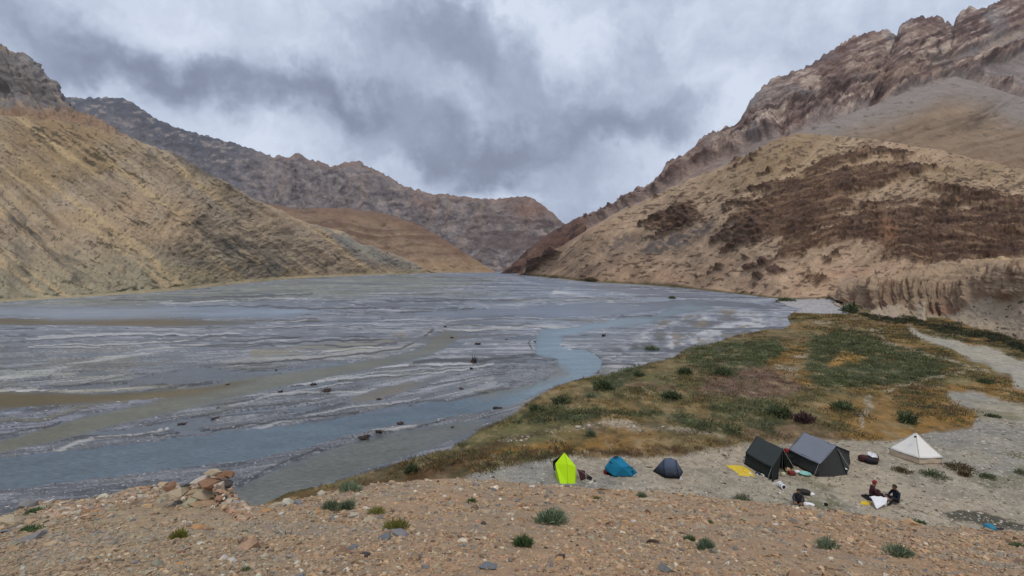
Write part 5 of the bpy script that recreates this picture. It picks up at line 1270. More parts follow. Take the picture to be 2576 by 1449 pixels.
m_rope = simple_mat('guy_rope', (.5, .5, .46), .8)
m_black = fab('black_mesh', (34, 34, 38))

# lime tent
m_lime = simple_mat('lime_nylon', (.62, .97, .012), .7, .3, .04, 5, .3, .02, .25); m_limed = fab('lime_seam', (150, 215, 10)); m_slit = fab('lime_zip', (70, 96, 20))
r = empty('ridge_tent', GP(1425, 1217), 'tall neon lime pyramid tent, leftmost and brightest of the camp', 'tent')
apex = GP(1419.5, 1138, 1.52); sl = GP(1397, 1166, .93); sr = GP(1448.5, 1173, .9)
bl = GP(1409, 1216.5); br_ = GP(1446.5, 1216.5); l2 = GP(1398.5, 1200); r2 = GP(1449.5, 1203)
mid = GP(1428, 1216.8); mu = GP(1427, 1168, .98)
up = Vector((0, .0, 0))
bk1 = l2+Vector((.25, 1.25, 0)); bk2 = r2+Vector((-.05, 1.3, 0)); bku1 = sl+Vector((.25, 1.0, -.45)); bku2 = sr+Vector((-.1, 1.0, -.45))
vs = [apex, sl, l2, bl, mid, br_, r2, sr, mu, bk1, bk2, bku1, bku2]
part('flysheet', vs, [(0, 1, 8), (1, 3, 4, 8), (1, 2, 3), (0, 8, 7), (8, 4, 5, 7), (7, 5, 6), (0, 11, 1), (1, 11, 9, 2), (0, 7, 12), (7, 6, 10, 12), (0, 12, 11), (11, 12, 10, 9)], m_lime, r, False, .008)
o_ = Vector((0, -.012, 0))
rod('seam', apex+o_, mu+o_, .010, m_limed, r, seg=4); rod('seam', mu+o_, mid+o_, .008, m_limed, r, seg=4)
rod('zip', GP(1428, 1190, .43)+o_*1.8, GP(1428, 1214, .05)+o_*1.8, .013, m_slit, r, seg=4)
rod('pole', mid+Vector((0, .35, 0)), apex+Vector((0, .02, -.03)), .015, m_pole, r)
cloth('rear_vestibule', [bk1+Vector((-.35, -.9, .2)), sl+Vector((-.12, .5, -.05)), apex+Vector((-.03, .35, -.25)), bk1+Vector((0, 0, 0))], m_black, r)
for q in (GP(1385, 1222), GP(1462, 1218)): rod('guy_line', q, (sl if q.x < apex.x else sr), .004, m_rope, r, seg=3)
# dark red clothes drying beside it
m_mar = fab('maroon_cloth', (70, 34, 44)); m_blk = fab('black_cloth', (36, 30, 34)); m_pink = fab('pink_edge', (150, 110, 130))
r = empty('clothes', GP(1464, 1206), 'dark maroon and black clothes drying on a low line by the lime tent', 'clothes')
p1, p2, p3 = GP(1452, 1180, .55), GP(1471, 1184, .42), GP(1491, 1201, .18)
cloth('maroon_garment', [p1, p2, GP(1474, 1204, .06), GP(1462, 1208, .03)], m_mar, r, 6, 6, .02, .06, 3); cloth('black_garment', [GP(1474, 1190, .33), p3, GP(1486, 1208, .02), GP(1476, 1203, .08)], m_blk, r, 6, 5, .02, .05, 5)
rod('line', p1, GP(1494, 1206, .05), .005, m_rope, r, seg=4); rod('stick', GP(1452, 1206), p1, .010, m_pole, r); rod('peg', GP(1491, 1210), GP(1489, 1195, .25), .010, simple_mat('white_stick', (.6, .58, .52)), r)

# blue tent
m_blue = fab('blue_nylon', (26, 128, 168)); m_blued = fab('dark_blue_trim', (20, 50, 70)); m_red = fab('red_fabric', (140, 34, 40))
r = empty('small_tent', GP(1565, 1199), 'small turquoise blue tent between the lime tent and grey dome tent', 'tent')
a1 = GP(1537, 1153, 1.02); a2 = GP(1548, 1147, 1.1); a3 = GP(1561, 1149, 1.05); s1 = GP(1522, 1174, .55); s0 = GP(1522, 1183, .30); f1_ = GP(1545.5, 1198, .06); f2b = GP(1589, 1197.5, .06); t1 = GP(1603, 1190, .10); t2 = GP(1585, 1172, .62); t3 = GP(1598, 1182, .33)
inn = GP(1566, 1176, .60)
bb1 = s1+Vector((.35, 1.1, -.5)); bb2 = t1+Vector((-.3, 1.0, 0)); bb3 = a2+Vector((.2, .8, -.5))
part('flysheet', [a1, a2, a3, s1, s0, f1_, f2b, t1, t2, t3, inn, bb1, bb2, bb3], [(0, 3, 4, 5, 10), (0, 10, 2, 1), (10, 5, 6), (10, 6, 9, 8), (2, 10, 8), (6, 7, 9), (1, 13, 3, 0), (3, 13, 11), (3, 11, 4), (1, 2, 13), (2, 8, 13), (13, 8, 9, 12), (9, 7, 12), (13, 12, 11)], m_blue, r, False, .008)
hull('groundsheet', [f1_+Vector((.03, .03, -.06)), f2b+Vector((-.02, .03, -.06)), t1+Vector((-.05, .05, -.08)), s0+Vector((.1, .1, -.28)), bb1, bb2, f1_+Vector((.03, .05, -.02)), f2b+Vector((0, .05, -.02))], m_black, r)
part('vent', [GP(1541, 1151.5, 1.09), GP(1558, 1150.5, 1.10), GP(1553, 1147.0, 1.16), GP(1546, 1147.2, 1.16)], [(0, 1, 2, 3)], m_blued, r, False, .02)
part('window', [GP(1534, 1160.5, .92), GP(1541, 1165, .86), GP(1540, 1167.5, .80), GP(1532, 1163, .86)], [(0, 1, 2, 3)], m_blued, r, False, .02)
hull('tension_patch', [GP(1590, 1183, .36), GP(1595, 1187, .28), GP(1592, 1189, .24), GP(1588, 1185, .3)]+[GP(1592, 1186, .36)], m_blued, r)
rod('guy_line', t1, GP(1610, 1193), .004, m_rope, r, seg=3); cloth('white_strap', [GP(1592, 1197, .08), GP(1603, 1190, .14), GP(1604, 1192, .10), GP(1595, 1199, .05)], fab('white_strap', (180, 190, 200)), r, 4, 2)

# grey dome tent
m_gr = fab('slate_nylon', (84, 96, 116)); m_grd = fab('slate_dark_panel', (58, 68, 88))
r = empty('dome_tent', GP(1680, 1202), 'slate grey dome tent, third tent from the left', 'tent')
def arc(a, b, top, n=9, pw=1.0):
    a, b, top = Vector(a), Vector(b), Vector(top); out = []
    for i in range(n+1):
        t = i/n; c_ = (a+b)/2; u = math.cos(math.pi*(1-t)); v = math.sin(math.pi*t)**.8
        out.append(c_+(b-a)/2*u+(top-c_)*v)
    return out
L0, L1 = GP(1643, 1184), GP(1643, 1184)+Vector((.55, .9, 0)); A0 = arc(GP(1673, 1201.5), GP(1690, 1176)+Vector((-.25, .25, 0)), GP(1670, 1157, .88), 10)
B0 = arc(GP(1709, 1203), GP(1718, 1184)+Vector((-.1, .4, 0)), GP(1700, 1160, .92), 10); Mx = arc(GP(1690, 1202.5), GP(1705, 1180)+Vector((-.2, .4, 0)), GP(1686, 1154, 1.04), 10)
E0 = GP(1718, 1186, .1); LL = GP(1643, 1184, .04)
rows_ = [A0, Mx, B0]; V_ = [LL]+[q for rw in rows_ for q in rw]+[E0]; n_ = len(A0); F_ = []
for i in range(n_-1):
    F_.append((0, 1+i, 2+i))
    for k in (0, 1): b0 = 1+k*n_; F_.append((b0+i, b0+n_+i, b0+n_+i+1, b0+i+1))
    b0 = 1+2*n_; F_.append((b0+i, len(V_)-1, b0+i+1))
fly = part('flysheet', V_, F_, m_gr, r, True, .008)
part('side_panel', [q+Vector((-.012, -.012, .004)) for q in [LL]+A0[:6]], [(0, i, i+1) for i in range(1, 6)], m_grd, r, True, .004)
for aa in (A0, B0):
    for i in range(n_-1): pass
    V2, F2 = [], []
    for i in range(n_-1):
        q = len(V2); d_ = (aa[i+1]-aa[i]).normalized(); sx = d_.cross(Vector((0, 1, .3))).normalized()*.014
        V2 += [aa[i]-sx, aa[i]+sx, aa[i+1]+sx, aa[i+1]-sx]; V2[q:] = [v+Vector((0, -.02, .012)) for v in V2[q:]]; F2.append((q, q+1, q+2, q+3))
    part('pole_sleeve', V2, F2, m_black, r, False, .012)
hull('hem', [GP(1643, 1186), GP(1672, 1203), GP(1710, 1204.5), GP(1719, 1187), GP(1643, 1184, .05), GP(1673, 1201, .06), GP(1709, 1203, .06)], m_black, r)
hull('storage_pouch', [GP(1709, 1206), GP(1719, 1207), GP(1716, 1203), GP(1712, 1197, .12), GP(1714, 1199, .12)], fab('pale_pouch', (190, 194, 200)), r)

# canvas ridge tents
def ridge_tent(label, R0, R1, E0, E1, hr, he, m_roof, m_wall, front_open, bell, seed):
    """R0,R1 ridge ends (far, near); E0,E1 left eave ends (far, near)"""
    base = (R0+R1)/2; base = Vector((base.x, base.y, ZC)); r = empty('ridge_tent', base, label, 'tent')
    off = ((E0-R0)+(E1-R1))/2; off.z = 0; Eo0, Eo1 = R0-off, R1-off; Eo0.z = E0.z; Eo1.z = E1.z
    f0, f1q = Vector((E0.x, E0.y, ZC)), Vector((E1.x, E1.y, ZC)); g0, g1 = Vector((Eo0.x, Eo0.y, ZC)), Vector((Eo1.x, Eo1.y, ZC))
    ex = (R1-R0).normalized()
    lo = (E0-f0)*.0
    cloth('roof', [E0+(E0-R0)*.04, E1+(E1-R1)*.04+ex*.08, R1+ex*.06, R0-ex*.05], m_roof, r, 16, 10, .07, .035, seed)
    cloth('roof', [R0-ex*.05, R1+ex*.06, Eo1+ex*.08, Eo0], m_roof, r, 16, 10, .07, .035, seed+1)
    s = off.normalized()
    cloth('side_wall', [f0+s*.18-ex*.02, f1q+s*.18, E1-s*.10, E0-s*.10], m_wall, r, 14, 5, 0, .05, seed+2)
    cloth('side_wall', [g0-s*.1, g1-s*.1, Eo1+s*.1, Eo0+s*.1], m_wall, r, 10, 4, 0, .05, seed+3)
    # far gable
    part('rear_gable', [f0, g0, Eo0, R0, E0], [(0, 1, 2, 3, 4)], m_wall, r, False, .01)
    foot = Vector(((R1.x), (R1.y), ZC))
    if bell:
        tip = foot+ex*.75-s*.15
        n = 7; V_ = [R1+ex*.02]; rim = [f1q+s*.1, f1q*.45+tip*.55+s*.18+ex*.06, tip, tip*.4+g1*.6-s*.1, g1]; mid_ = [E1-s*.06, (E1+R1)/2*.6+(f1q*.3+tip*.7)*.4, R1*.5+tip*.5, (Eo1+R1)/2*.6+g1*.4, Eo1+s*.06]
        V_ += mid_+rim; F_ = [(0, 1+i, 2+i) for i in range(4)]+[(1+i, 6+i, 7+i, 2+i) for i in range(4)]
        part('front_gable', V_, F_, m_wall, r, False, .012, 2)
        rod('flap_fold', R1+ex*.05+Vector((0, -.02, 0)), tip+Vector((0, -.02, 0)), .022, m_black, r, .03)
    else:
        inner = fab('interior_shade', (18, 16, 16)) if 'interior_shade' not in bpy.data.materials else bpy.data.materials['interior_shade']
        part('door_shade_sheet', [f1q-s*.1-ex*.35, g1+s*.1-ex*.35, Eo1+s*.12-ex*.35, R1-ex*.35-Vector((0, 0, .05)), E1-s*.12-ex*.35], [(0, 1, 2, 3, 4)], inner, r)  # near-black sheet stands in for the shade inside the tent
        cloth('door_flap', [R1+Vector((0, 0, -.04)), E1-s*.05+ex*.02, f1q+s*.28+ex*.22, f1q*.62+foot*.38+ex*.25], m_wall, r, 8, 8, 0, .09, seed+5)
        cloth('door_flap', [R1+Vector((0, 0, -.04))+ex*.03, foot*.72+g1*.28+ex*.2, g1+ex*.16, Eo1+ex*.02], m_wall, r, 8, 8, 0, .12, seed+6)
        for k in range(5):
            q = foot*(1-.2*k)+g1*(.2*k)+ex*(.22); rod('fold', R1+ex*.06+Vector((0, -.02, -.1)), q+Vector((0, -.02, 0)), .006, m_wall, r, .028)
    rod('pole', foot-ex*.02, R1+Vector((0, 0, .08)), .022, m_pole, r); rod('pole', Vector((R0.x, R0.y, ZC)), R0+Vector((0, 0, .06)), .022, m_pole, r)
    rod('guy_rope', R1, foot+ex*1.6, .006, m_rope, r, seg=4); rod('guy_rope', R0, Vector((R0.x, R0.y, ZC))-ex*1.4, .006, m_rope, r, seg=4)
    for e_, f_ in ((E0, f0), (E1, f1q)): rod('guy_rope', e_, f_+s*.7, .005, m_rope, r, seg=4)
    return r
m_dkroof = fab('charcoal_canvas', (52, 58, 58)); m_dkwall = fab('dark_green_canvas', (32, 38, 34)); m_lroof = fab('grey_tarpaulin', (122, 126, 138), rough=.55); m_gwall = fab('dark_grey_canvas', (56, 58, 56))
ridge_tent('dark charcoal canvas ridge tent with open front and a red bundle on its pole', GP(1905, 1097, 1.42), GP(1969, 1128, 1.42), GP(1876, 1137, .72), GP(1942, 1174, .72), 1.42, .72, m_dkroof, m_dkwall, True, False, 3)
ridge_tent('canvas ridge tent with a light grey roof and closed dark end', GP(2024, 1088, 1.5), GP(2102, 1121, 1.5), GP(1985, 1128, .82), GP(2061, 1164, .82), 1.5, .82, m_lroof, m_gwall, False, True, 23)
def lump(name, px, py, wpx, hpx, dep, mat, label, cat, seed=0, parent=None, rot=0.0, sq=2.6, h0=0.0):
    p = GP(px, py, h0); u = p.y/FP; a, b, h = wpx*u/2, dep/2, hpx*u/2
    bm = bmesh.new(); bmesh.ops.create_icosphere(bm, subdivisions=3, radius=1)
    for v in bm.verts:
        x, y, z = v.co; k = (abs(x)**sq+abs(y)**sq+abs(z)**sq)**(-1/sq)
        n_ = 1+.10*float(fbm(np.array([x*1.8+seed*3.1]), np.array([y*1.8]), np.array([z*1.8+.2]), 3, .55, seed)[0])
        v.co = (x*k*a*n_, y*k*b*n_, max(z*k*h*n_, -h*.9))
    me = bpy.data.meshes.new(name); bm.to_mesh(me); bm.free(); me.materials.append(mat); me.polygons.foreach_set('use_smooth', [True]*len(me.polygons))
    o = bpy.data.objects.new(name, me); scene.collection.objects.link(o); o.location = p+Vector((0, 0, h*.88)); o.rotation_euler = (0, 0, rot)
    if parent: o.parent = parent; o.location = o.location-parent.location
    else: tag(o, label, cat)
    return o
m_wht = fab('white_fabric', (246, 247, 252)); m_teal = fab('teal_plastic', (70, 186, 168), rough=.4); m_cream = fab('cream_plastic', (206, 200, 170), rough=.5); m_yel = fab('yellow_plastic', (228, 196, 60), rough=.6); m_rb = fab('red_brown_box', (130, 50, 44)); m_navy = fab('navy_cloth', (30, 36, 52)); m_dgrey = fab('dark_grey_cloth', (62, 62, 72)); m_mint = fab('mint_plastic', (150, 206, 196), rough=.4)
lump('red_bundle', 1978, 1138, 13, 11, .25, m_red, 'red bundle hung at the front peak of the dark tent', 'bundle', 2, h0=1.12)
lump('red_bag', 1523, 1192, 10, 12, .3, m_red, 'dark red bag under the left side of the blue tent', 'bag', 4)
lump('white_sack', 1947, 1193, 24, 11, .35, m_wht, 'white sack lying at the mouth of the dark tent', 'sack', 5, rot=-.5)
lump('jerrycan', 1970, 1198, 12, 12, .22, m_cream, 'cream jerrycan in front of the dark tent', 'jerrycan', 6)
lump('red_box', 1991, 1195, 16, 11, .3, m_rb, 'red brown crate among the goods by the dark tent', 'crate', 7, sq=6)
lump('cream_bag', 1981, 1187, 14, 12, .3, fab('tan_bag', (190, 160, 120)), 'tan bag behind the red brown crate', 'bag', 8)
lump('white_bag', 2005, 1190, 13, 8, .25, m_wht, 'small white bag beside the mint basin', 'bag', 9)
lump('plastic_sheet', 2006, 1164, 42, 9, .5, m_teal, 'teal plastic sheet heaped between the two ridge tents', 'plastic sheet', 10, rot=-.6, sq=2.0)
def bowl(px, py, wpx, mat, label, cat='basin', name='basin', depth=.12):
    p = GP(px, py); R_ = wpx*p.y/FP/2; bm = bmesh.new(); rings = [(.6, 0), (.85, .5), (1, 1), (1.06, 1), (.93, .9), (.8, .5), (.55, .12)]
    vs = [[bm.verts.new((math.cos(t)*R_*rr, math.sin(t)*R_*rr, z*depth)) for t in np.linspace(0, 6.2832, 24, endpoint=False)] for rr, z in rings]
    for a_, b_ in zip(vs, vs[1:]):
        for i in range(24): bm.faces.new((a_[i], a_[(i+1) % 24], b_[(i+1) % 24], b_[i]))
    bm.faces.new(vs[-1]); bm.faces.new(vs[0]); bmesh.ops.recalc_face_normals(bm, faces=bm.faces)
    me = bpy.data.meshes.new(name); bm.to_mesh(me); bm.free(); me.materials.append(mat); o = bpy.data.objects.new(name, me); scene.collection.objects.link(o); o.location = p; tag(o, label, cat); return o
bowl(2025, 1195, 27, m_mint, 'mint green basin on the ground right of the crates by the dark tent')
def sheet(name, pts, mat, label, cat, h=.03, seed=1, amp=.05):
    P3 = [GP(x, y) for x, y in pts]; cen = sum(P3, Vector())/len(P3); bm = bmesh.new(); n = len(P3)
    fine_ = []
    for i in range(n):
        for k in range(5):
            q = P3[i].lerp(P3[(i+1) % n], k/5); q = cen+(q-cen)*(1+random.uniform(-.10, .10)); fine_.append(q)
    rings = []
    for s in (1, .8, .55, .3):
        rings.append([bm.verts.new((cen+(q-cen)*s-cen)+Vector((0, 0, .012+h*(1-s)+amp*random.random()*(1 if s < 1 else .15)))) for q in fine_])
    for a_, b_ in zip(rings, rings[1:]):
        for i in range(len(fine_)): bm.faces.new((a_[i], a_[(i+1) % len(fine_)], b_[(i+1) % len(fine_)], b_[i]))
    bm.faces.new(rings[-1]); bmesh.ops.recalc_face_normals(bm, faces=bm.faces)
    me = bpy.data.meshes.new(name); bm.to_mesh(me); bm.free(); me.materials.append(mat); o = bpy.data.objects.new(name, me); scene.collection.objects.link(o); o.location = cen
    md = o.modifiers.new('thick', 'SOLIDIFY'); md.thickness = .01; tag(o, label, cat); return o
sheet('ground_sheet', [(1826, 1170), (1842, 1171), (1864, 1171), (1880, 1178), (1893, 1190), (1895, 1199), (1880, 1198), (1860, 1196), (1850, 1186), (1838, 1180)], m_yel, 'crumpled yellow ground sheet left of the dark tent', 'ground sheet', seed=3)
sheet('sleeping_mat', [(2163, 1262), (2180, 1261), (2190, 1264), (2192, 1269), (2182, 1272), (2166, 1268)], m_yel, 'small yellow mat beside the seated people', 'mat', h=.05)
# white rope loop next to the yellow sheet
p = GP(1913, 1197); bm = bmesh.new()
for k in range(18):
    t0, t1_ = 6.2832*k/22-1.2, 6.2832*(k+1)/22-1.2
    for s in range(4): pass
V_, F_ = [], []
for k in range(19):
    t = 6.2832*k/22-1.5; c0 = Vector((math.cos(t)*.17, math.sin(t)*.22, .05))
    for s in range(6): a_ = s*1.0472; V_.append(p+c0+Vector((math.cos(t)*math.cos(a_), math.sin(t)*math.cos(a_), math.sin(a_)))*.03)
for k in range(18):
    for s in range(6): F_.append((k*6+s, k*6+(s+1) % 6, k*6+6+(s+1) % 6, k*6+6+s))
bm.free(); o = part('rope_coil', V_, F_, m_wht, None, True); tag(o, 'white coiled strap on the ground right of the yellow sheet', 'strap')
lump('dark_bag', 1907, 1193, 12, 6, .25, m_dgrey, 'small dark bag behind the white coiled strap', 'bag', 11)
lump('white_stone', 1887, 1193, 7, 4, .1, m_wht, 'tiny white bag at the left foot of the dark tent', 'bag', 12)
# rolled white mattress
def roll(px0, py0, px1, py1, rpx, mat, label, name, cat, endmat=None):
    a, b = GP(px0, py0), GP(px1, py1); R_ = rpx*a.y/FP; a.z += R_*.9; b.z += R_*.9; r = empty(name, (a+b)/2-Vector((0, 0, R_)), label, cat)
    rod('roll_body', a, b, R_, mat, r, R_*.92, 14); rod('roll_core', b, b+(b-a).normalized()*.02, R_*.55, endmat or m_black, r, R_*.5, 12)
    for t in (.3, .7): q = a.lerp(b, t); rod('roll_strap', q, q+(b-a).normalized()*.02, R_*1.03, m_dgrey, r, R_*1.03, 14)
roll(1961, 1224, 1972, 1232, 7.5, m_wht, 'white rolled mattress lying in front of the dark tent', 'mattress_roll', 'mattress roll')
# small table
r = empty('camp_table', GP(2119, 1190), 'small low table with a white top beside the grey roofed tent', 'table')
tc_ = GP(2119, 1179, .26); hull('table_top', [tc_+Vector((x, y, z)) for x in (-.22, .22) for y in (-.14, .14) for z in (0, .03)], m_wht, r)
hull('apron', [tc_+Vector((x, y, z)) for x in (-.21, .21) for y in (-.13, .13) for z in (-.10, -.004)], m_black, r)
for x in (-.2, .2):
    for y in (-.12, .12): rod('leg', tc_+Vector((x, y, -.26)), tc_+Vector((x, y, -.10)), .012, m_pole, r)
# heap of bags between the tents
lump('duffel_bag', 2172, 1160, 24, 17, .5, m_mar, 'maroon duffel bag at the left of the heap before the white tent', 'duffel bag', 21)
lump('duffel_bag', 2192, 1166, 30, 14, .5, m_blk, 'black duffel bag at the front of the heap before the white tent', 'duffel bag', 22, rot=-.4)
lump('duffel_bag', 2196, 1157, 28, 14, .5, fab('brown_bag', (84, 60, 60)), 'brown duffel bag at the back right of the heap', 'duffel bag', 23)
sheet('white_cloth', [(2178, 1151), (2190, 1150), (2204, 1158), (2208, 1164), (2196, 1163), (2184, 1158)], m_wht, 'white cloth thrown over the heap of duffel bags', 'cloth', h=.06, amp=.12).location.z += .30
# white pyramid tent
m_cv = fab('white_canvas', (252, 250, 246), sc=2.0, bump=.2); m_cvw = fab('cream_canvas_wall', (222, 204, 180), sc=3.0); m_cvt = fab('canvas_trim', (206, 206, 190))
r = empty('bell_tent', GP(2305, 1160), 'white pyramid bell tent with low cream walls, rightmost tent', 'tent')
ap = GP(2304, 1088, 1.72); el, ef, er = GP(2235, 1127, .42), GP(2313, 1153, .42), GP(2373, 1151, .42); eb = el+er-ef
for i, (a_, b_) in enumerate(((el, ef), (ef, er), (er, eb), (eb, el))):
    n = 9; V_, F_ = [], []
    for j in range(n+1):
        t = j/n; s = math.sin(math.pi*t)*.05
        for k in range(n+1):
            u = k/n; q = a_.lerp(b_, u).lerp(ap, t); q += Vector((0, 0, -.10*math.sin(math.pi*u)*(1-t)*.6-.05*math.sin(math.pi*t)+.012*math.sin(u*19+i)*(1-t)))
            V_.append(q)
    for j in range(n):
        for k in range(n): q = j*(n+1)+k; F_.append((q, q+1, q+n+2, q+n+1))
    part('roof_panel', V_, F_, m_cv, r, True, .01)
    lo_a, lo_b = a_.lerp((el+er)/2, .06), b_.lerp((el+er)/2, .06); lo_a.z = ZC; lo_b.z = ZC
    cloth('wall_panel', [lo_a, lo_b, b_.lerp((el+er)/2, .02)-Vector((0, 0, .02)), a_.lerp((el+er)/2, .02)-Vector((0, 0, .02))], m_cvw, r, 12, 4, 0, .05, 31+i)
    rod('ridge_seam', a_+Vector((0, 0, .005)), ap, .014, m_cvt, r, seg=4); rod('eave_trim', a_-Vector((0, 0, .03)), b_-Vector((0, 0, .03)), .012, m_black, r, seg=4)
    out = (a_-(el+er)/2); out.z = 0; rod('guy_rope', a_, Vector((a_.x, a_.y, ZC))+out.normalized()*.8, .006, m_rope, r, seg=4)
hull('vent_hood', [GP(2296, 1097, 1.60)+Vector((x, -.10+y, z)) for x in (-.0, .12) for y in (-.06, .0) for z in (-.05, .05)], m_dgrey, r)
rod('centre_pole', Vector((ap.x, ap.y, ZC)), ap+Vector((0, 0, .07)), .02, m_pole, r)
# blue water vessel at the right
r = empty('water_pot', GP(2490, 1336), 'round blue pot with a dark lid strap at the lower right by dark scrub', 'pot')
lump('pot_body', 2490, 1336, 24, 20, .5, fab('blue_pot', (40, 130, 160), rough=.4), '', '', 31, r, sq=2.1); rod('handle', GP(2499, 1329, .16), GP(2524, 1331, .08), .035, m_black, r, .03)
lump('black_item', 2078, 1272, 9, 8, .15, m_blk, 'small black lump on the grass left of the seated people', 'bag', 33)
lump('dark_sack', 2024, 1243, 28, 13, .4, fab('olive_dark', (50, 48, 40)), 'dark olive sack behind the seated person in grey', 'sack', 34, rot=-.4)
lump('white_cloth_bundle', 2042, 1246, 14, 7, .2, m_wht, 'white cloth bundle right of the dark olive sack', 'cloth', 35)
lump('white_cloth_bundle', 2034, 1273, 26, 9, .3, m_wht, 'white and black bundle by the feet of the person in grey', 'cloth', 36, rot=-.3)
lump('dark_bundle', 2024, 1270, 14, 8, .25, m_blk, 'black bundle lying on the white cloth near the person in grey', 'bundle', 37)
sheet('dark_blanket', [(2165, 1247), (2180, 1246), (2200, 1254), (2198, 1262), (2180, 1258)], m_blk, 'dark blanket left of the seated people', 'blanket', h=.08, amp=.1)
lump('dark_stone', 2058, 753, 9, 4, 1.2, m_blk, 'left of two dark specks on the pale beach below the hill', 'rock', 38) if False else None
for (px_, lab) in ((2058, 'left one of two black boulders on the pale beach by the cliff'), (2078, 'right one of two black boulders on the pale beach by the cliff')):
    me = rock_shape(int(px_), 14, .8, 1.2, 1); me.materials.append(SM['dark']); o = bpy.data.objects.new('boulder', me); scene.collection.objects.link(o); p = floor_at(px_, 752.5); o.location = p; o.scale = (1.5,)*3; tag(o, lab, 'rock')

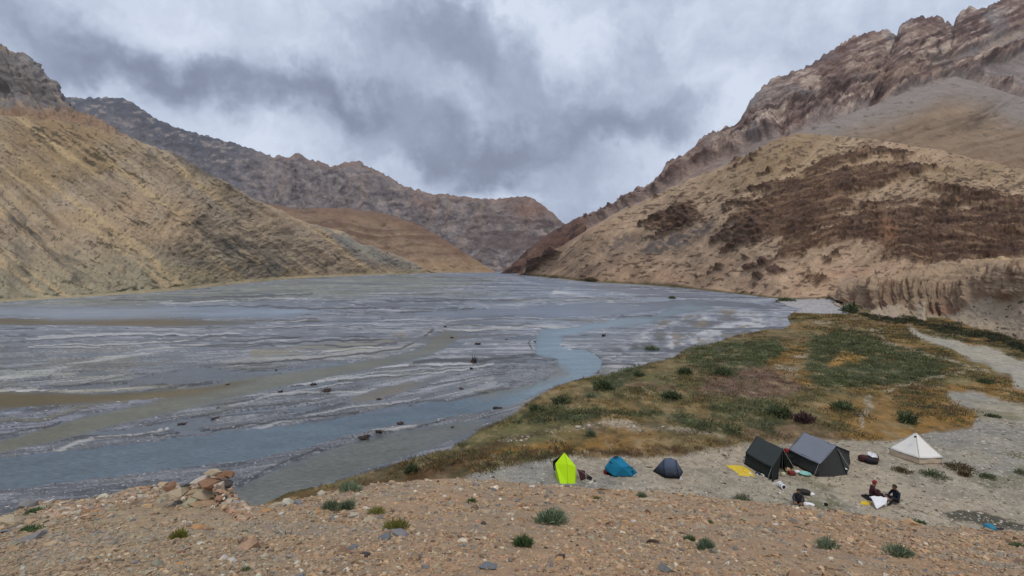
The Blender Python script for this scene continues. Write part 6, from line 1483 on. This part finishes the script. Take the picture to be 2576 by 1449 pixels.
# ------------------------------------------------------------------ people
m_skin = simple_mat('skin', tuple(C(150, 108, 84)), .6, .3, .08); m_hair = simple_mat('hair', (.012, .010, .010), .6)
def person(px, py, rot, lean, m_top, m_leg, label, reach=.30, hair=True, cap=None, kneel=False, sc=1.0):
    J = {'pel': (0, 0, .14), 'sp': (0, .03+lean*.3, .34), 'ch': (0, .02+lean*.8, .54), 'nk': (0, .04+lean*1.05, .68), 'hd': (0, .08+lean*1.2, .80), 'ht': (0, .08+lean*1.25, .90), 'fc': (0, .125+lean*1.25, .79)}
    R_ = {'pel': .15, 'sp': .135, 'ch': .15, 'nk': .06, 'hd': .088, 'ht': .075, 'fc': .05}
    Ed = [('pel', 'sp'), ('sp', 'ch'), ('ch', 'nk'), ('nk', 'hd'), ('hd', 'ht'), ('hd', 'fc')]
    for s, t in ((-1, 'l'), (1, 'r')):
        J.update({'sh'+t: (s*.18, .02+lean*.85, .58), 'el'+t: (s*.26, .14+lean*.8, .36), 'wr'+t: (s*.12, reach+lean*.6, .30), 'ha'+t: (s*.09, reach+.09+lean*.6, .28),
                  'hp'+t: (s*.10, .05, .13), 'kn'+t: (s*.20, .44, .40), 'an'+t: (s*.14, .58, .07), 'to'+t: (s*.15, .74, .04)})
        R_.update({'sh'+t: .075, 'el'+t: .052, 'wr'+t: .034, 'ha'+t: .036, 'hp'+t: .10, 'kn'+t: .072, 'an'+t: .048, 'to'+t: .036})
        Ed += [('ch', 'sh'+t), ('sh'+t, 'el'+t), ('el'+t, 'wr'+t), ('wr'+t, 'ha'+t), ('pel', 'hp'+t), ('hp'+t, 'kn'+t), ('kn'+t, 'an'+t), ('an'+t, 'to'+t)]
        for f in range(5):
            fx = (f-2)*.017*(1 if f else 1); nm = 'f%d%s' % (f, t); b = J['ha'+t]
            ln = (.045, .07, .078, .07, .055)[f]
            J[nm] = (b[0]+fx+(-s*.03 if f == 0 else 0), b[1]+ln, b[2]-.02); R_[nm] = .009; Ed.append(('ha'+t, nm))
    ks = list(J); me = bpy.data.meshes.new('body'); me.from_pydata([J[k] for k in ks], [(ks.index(a), ks.index(b)) for a, b in Ed], [])
    tmp = bpy.data.objects.new('tmp', me); scene.collection.objects.link(tmp)
    md = tmp.modifiers.new('s', 'SKIN'); sv = me.skin_vertices[0].data if me.skin_vertices else None
    if sv is None:
        bm = bmesh.new(); bm.from_mesh(me); bm.verts.layers.skin.verify(); bm.to_mesh(me); bm.free(); sv = me.skin_vertices[0].data
    for i, k in enumerate(ks): sv[i].radius = (R_[k], R_[k]); sv[i].use_root = (k == 'pel')
    md2 = tmp.modifiers.new('ss', 'SUBSURF'); md2.levels = 2; md2.render_levels = 2
    dg = bpy.context.evaluated_depsgraph_get(); nm_ = bpy.data.meshes.new_from_object(tmp.evaluated_get(dg)); bpy.data.objects.remove(tmp)
    for m_ in (m_top, m_leg, m_skin, m_black): nm_.materials.append(m_)
    hd = Vector(J['hd']); hl_, hr_ = Vector(J['hal']), Vector(J['har'])
    for pl in nm_.polygons:
        c_ = pl.center; pl.use_smooth = True
        if c_.z > J['nk'][2]+.02 or (c_-hl_).length < .115 and c_.y > hl_.y-.03 or (c_-hr_).length < .115 and c_.y > hr_.y-.03: pl.material_index = 2
        elif (c_.y > .50 and c_.z < .11): pl.material_index = 3
        elif (c_.z < .24 and c_.y < .2) or (abs(c_.x) < .32 and c_.y > .2 and (c_-hl_).length > .17 and (c_-hr_).length > .17 and c_.z < .50 and not (c_.z > .26 and c_.y < .34)): pl.material_index = 1
        else: pl.material_index = 0
    r = empty('person', GP(px, py), label, 'person'); r.rotation_euler = (0, 0, rot); r.scale = (sc,)*3
    b = bpy.data.objects.new('body', nm_); scene.collection.objects.link(b); b.parent = r
    def ball(name, c0, rad, mat, sx=(1, 1, 1), zcut=None):
        bm = bmesh.new(); bmesh.ops.create_icosphere(bm, subdivisions=3, radius=rad)
        if zcut is not None: bmesh.ops.delete(bm, geom=[v for v in bm.verts if v.co.z < zcut(v.co)], context='VERTS')
        m2 = bpy.data.meshes.new(name); bm.to_mesh(m2); bm.free(); m2.materials.append(mat); m2.polygons.foreach_set('use_smooth', [True]*len(m2.polygons))
        o = bpy.data.objects.new(name, m2); scene.collection.objects.link(o); o.parent = r; o.location = c0; o.scale = sx; return o
    hc = hd+Vector((0, 0, .035))
    ball('hair' if not cap else 'cap', hc+Vector((0, -.008, .012)), .108, cap or m_hair, (.95, 1.08, 1.08), lambda c_: -.02+c_.y*.9)
    for s in (-1, 1):
        ball('ear', hd+Vector((s*.088, .0, .02)), .022, m_skin, (.5, 1, 1.4)); ball('eye', hd+Vector((s*.032, .088, .03)), .010, m_black)
    ball('nose', hd+Vector((0, .105, .005)), .018, m_skin, (.7, 1, 1.3)); ball('mouth', hd+Vector((0, .098, -.032)), .012, m_rb, (2, .6, .5))
    return r
person(2257, 1266, 1.75, .10, m_navy, m_black, 'person in a navy jacket sitting at the right side of the white cloth', .34, sc=1.05)
person(2188, 1254, -1.9, .10, m_mar, m_navy, 'person in dark red sitting at the left side of the white cloth', .32, cap=m_red, sc=1.05)
person(2008, 1268, 2.6, .16, m_dgrey, m_black, 'person in dark grey sitting alone on the slope edge washing things', .36, sc=.95)
# white cloth held between the two people
c0 = GP(2214, 1277); r = None
quad = [GP(2192, 1250, .35), GP(2228, 1254, .38), GP(2226, 1268, .16), GP(2212, 1279, .03)]
cl_ = cloth('white_cloth', [GP(2187, 1248, .38), GP(2233, 1252, .40), GP(2229, 1271, .12), GP(2205, 1282, .02)], m_wht, None, 14, 12, -.10, .16, 44)
tag(cl_, 'large white cloth held between the two seated people', 'cloth')
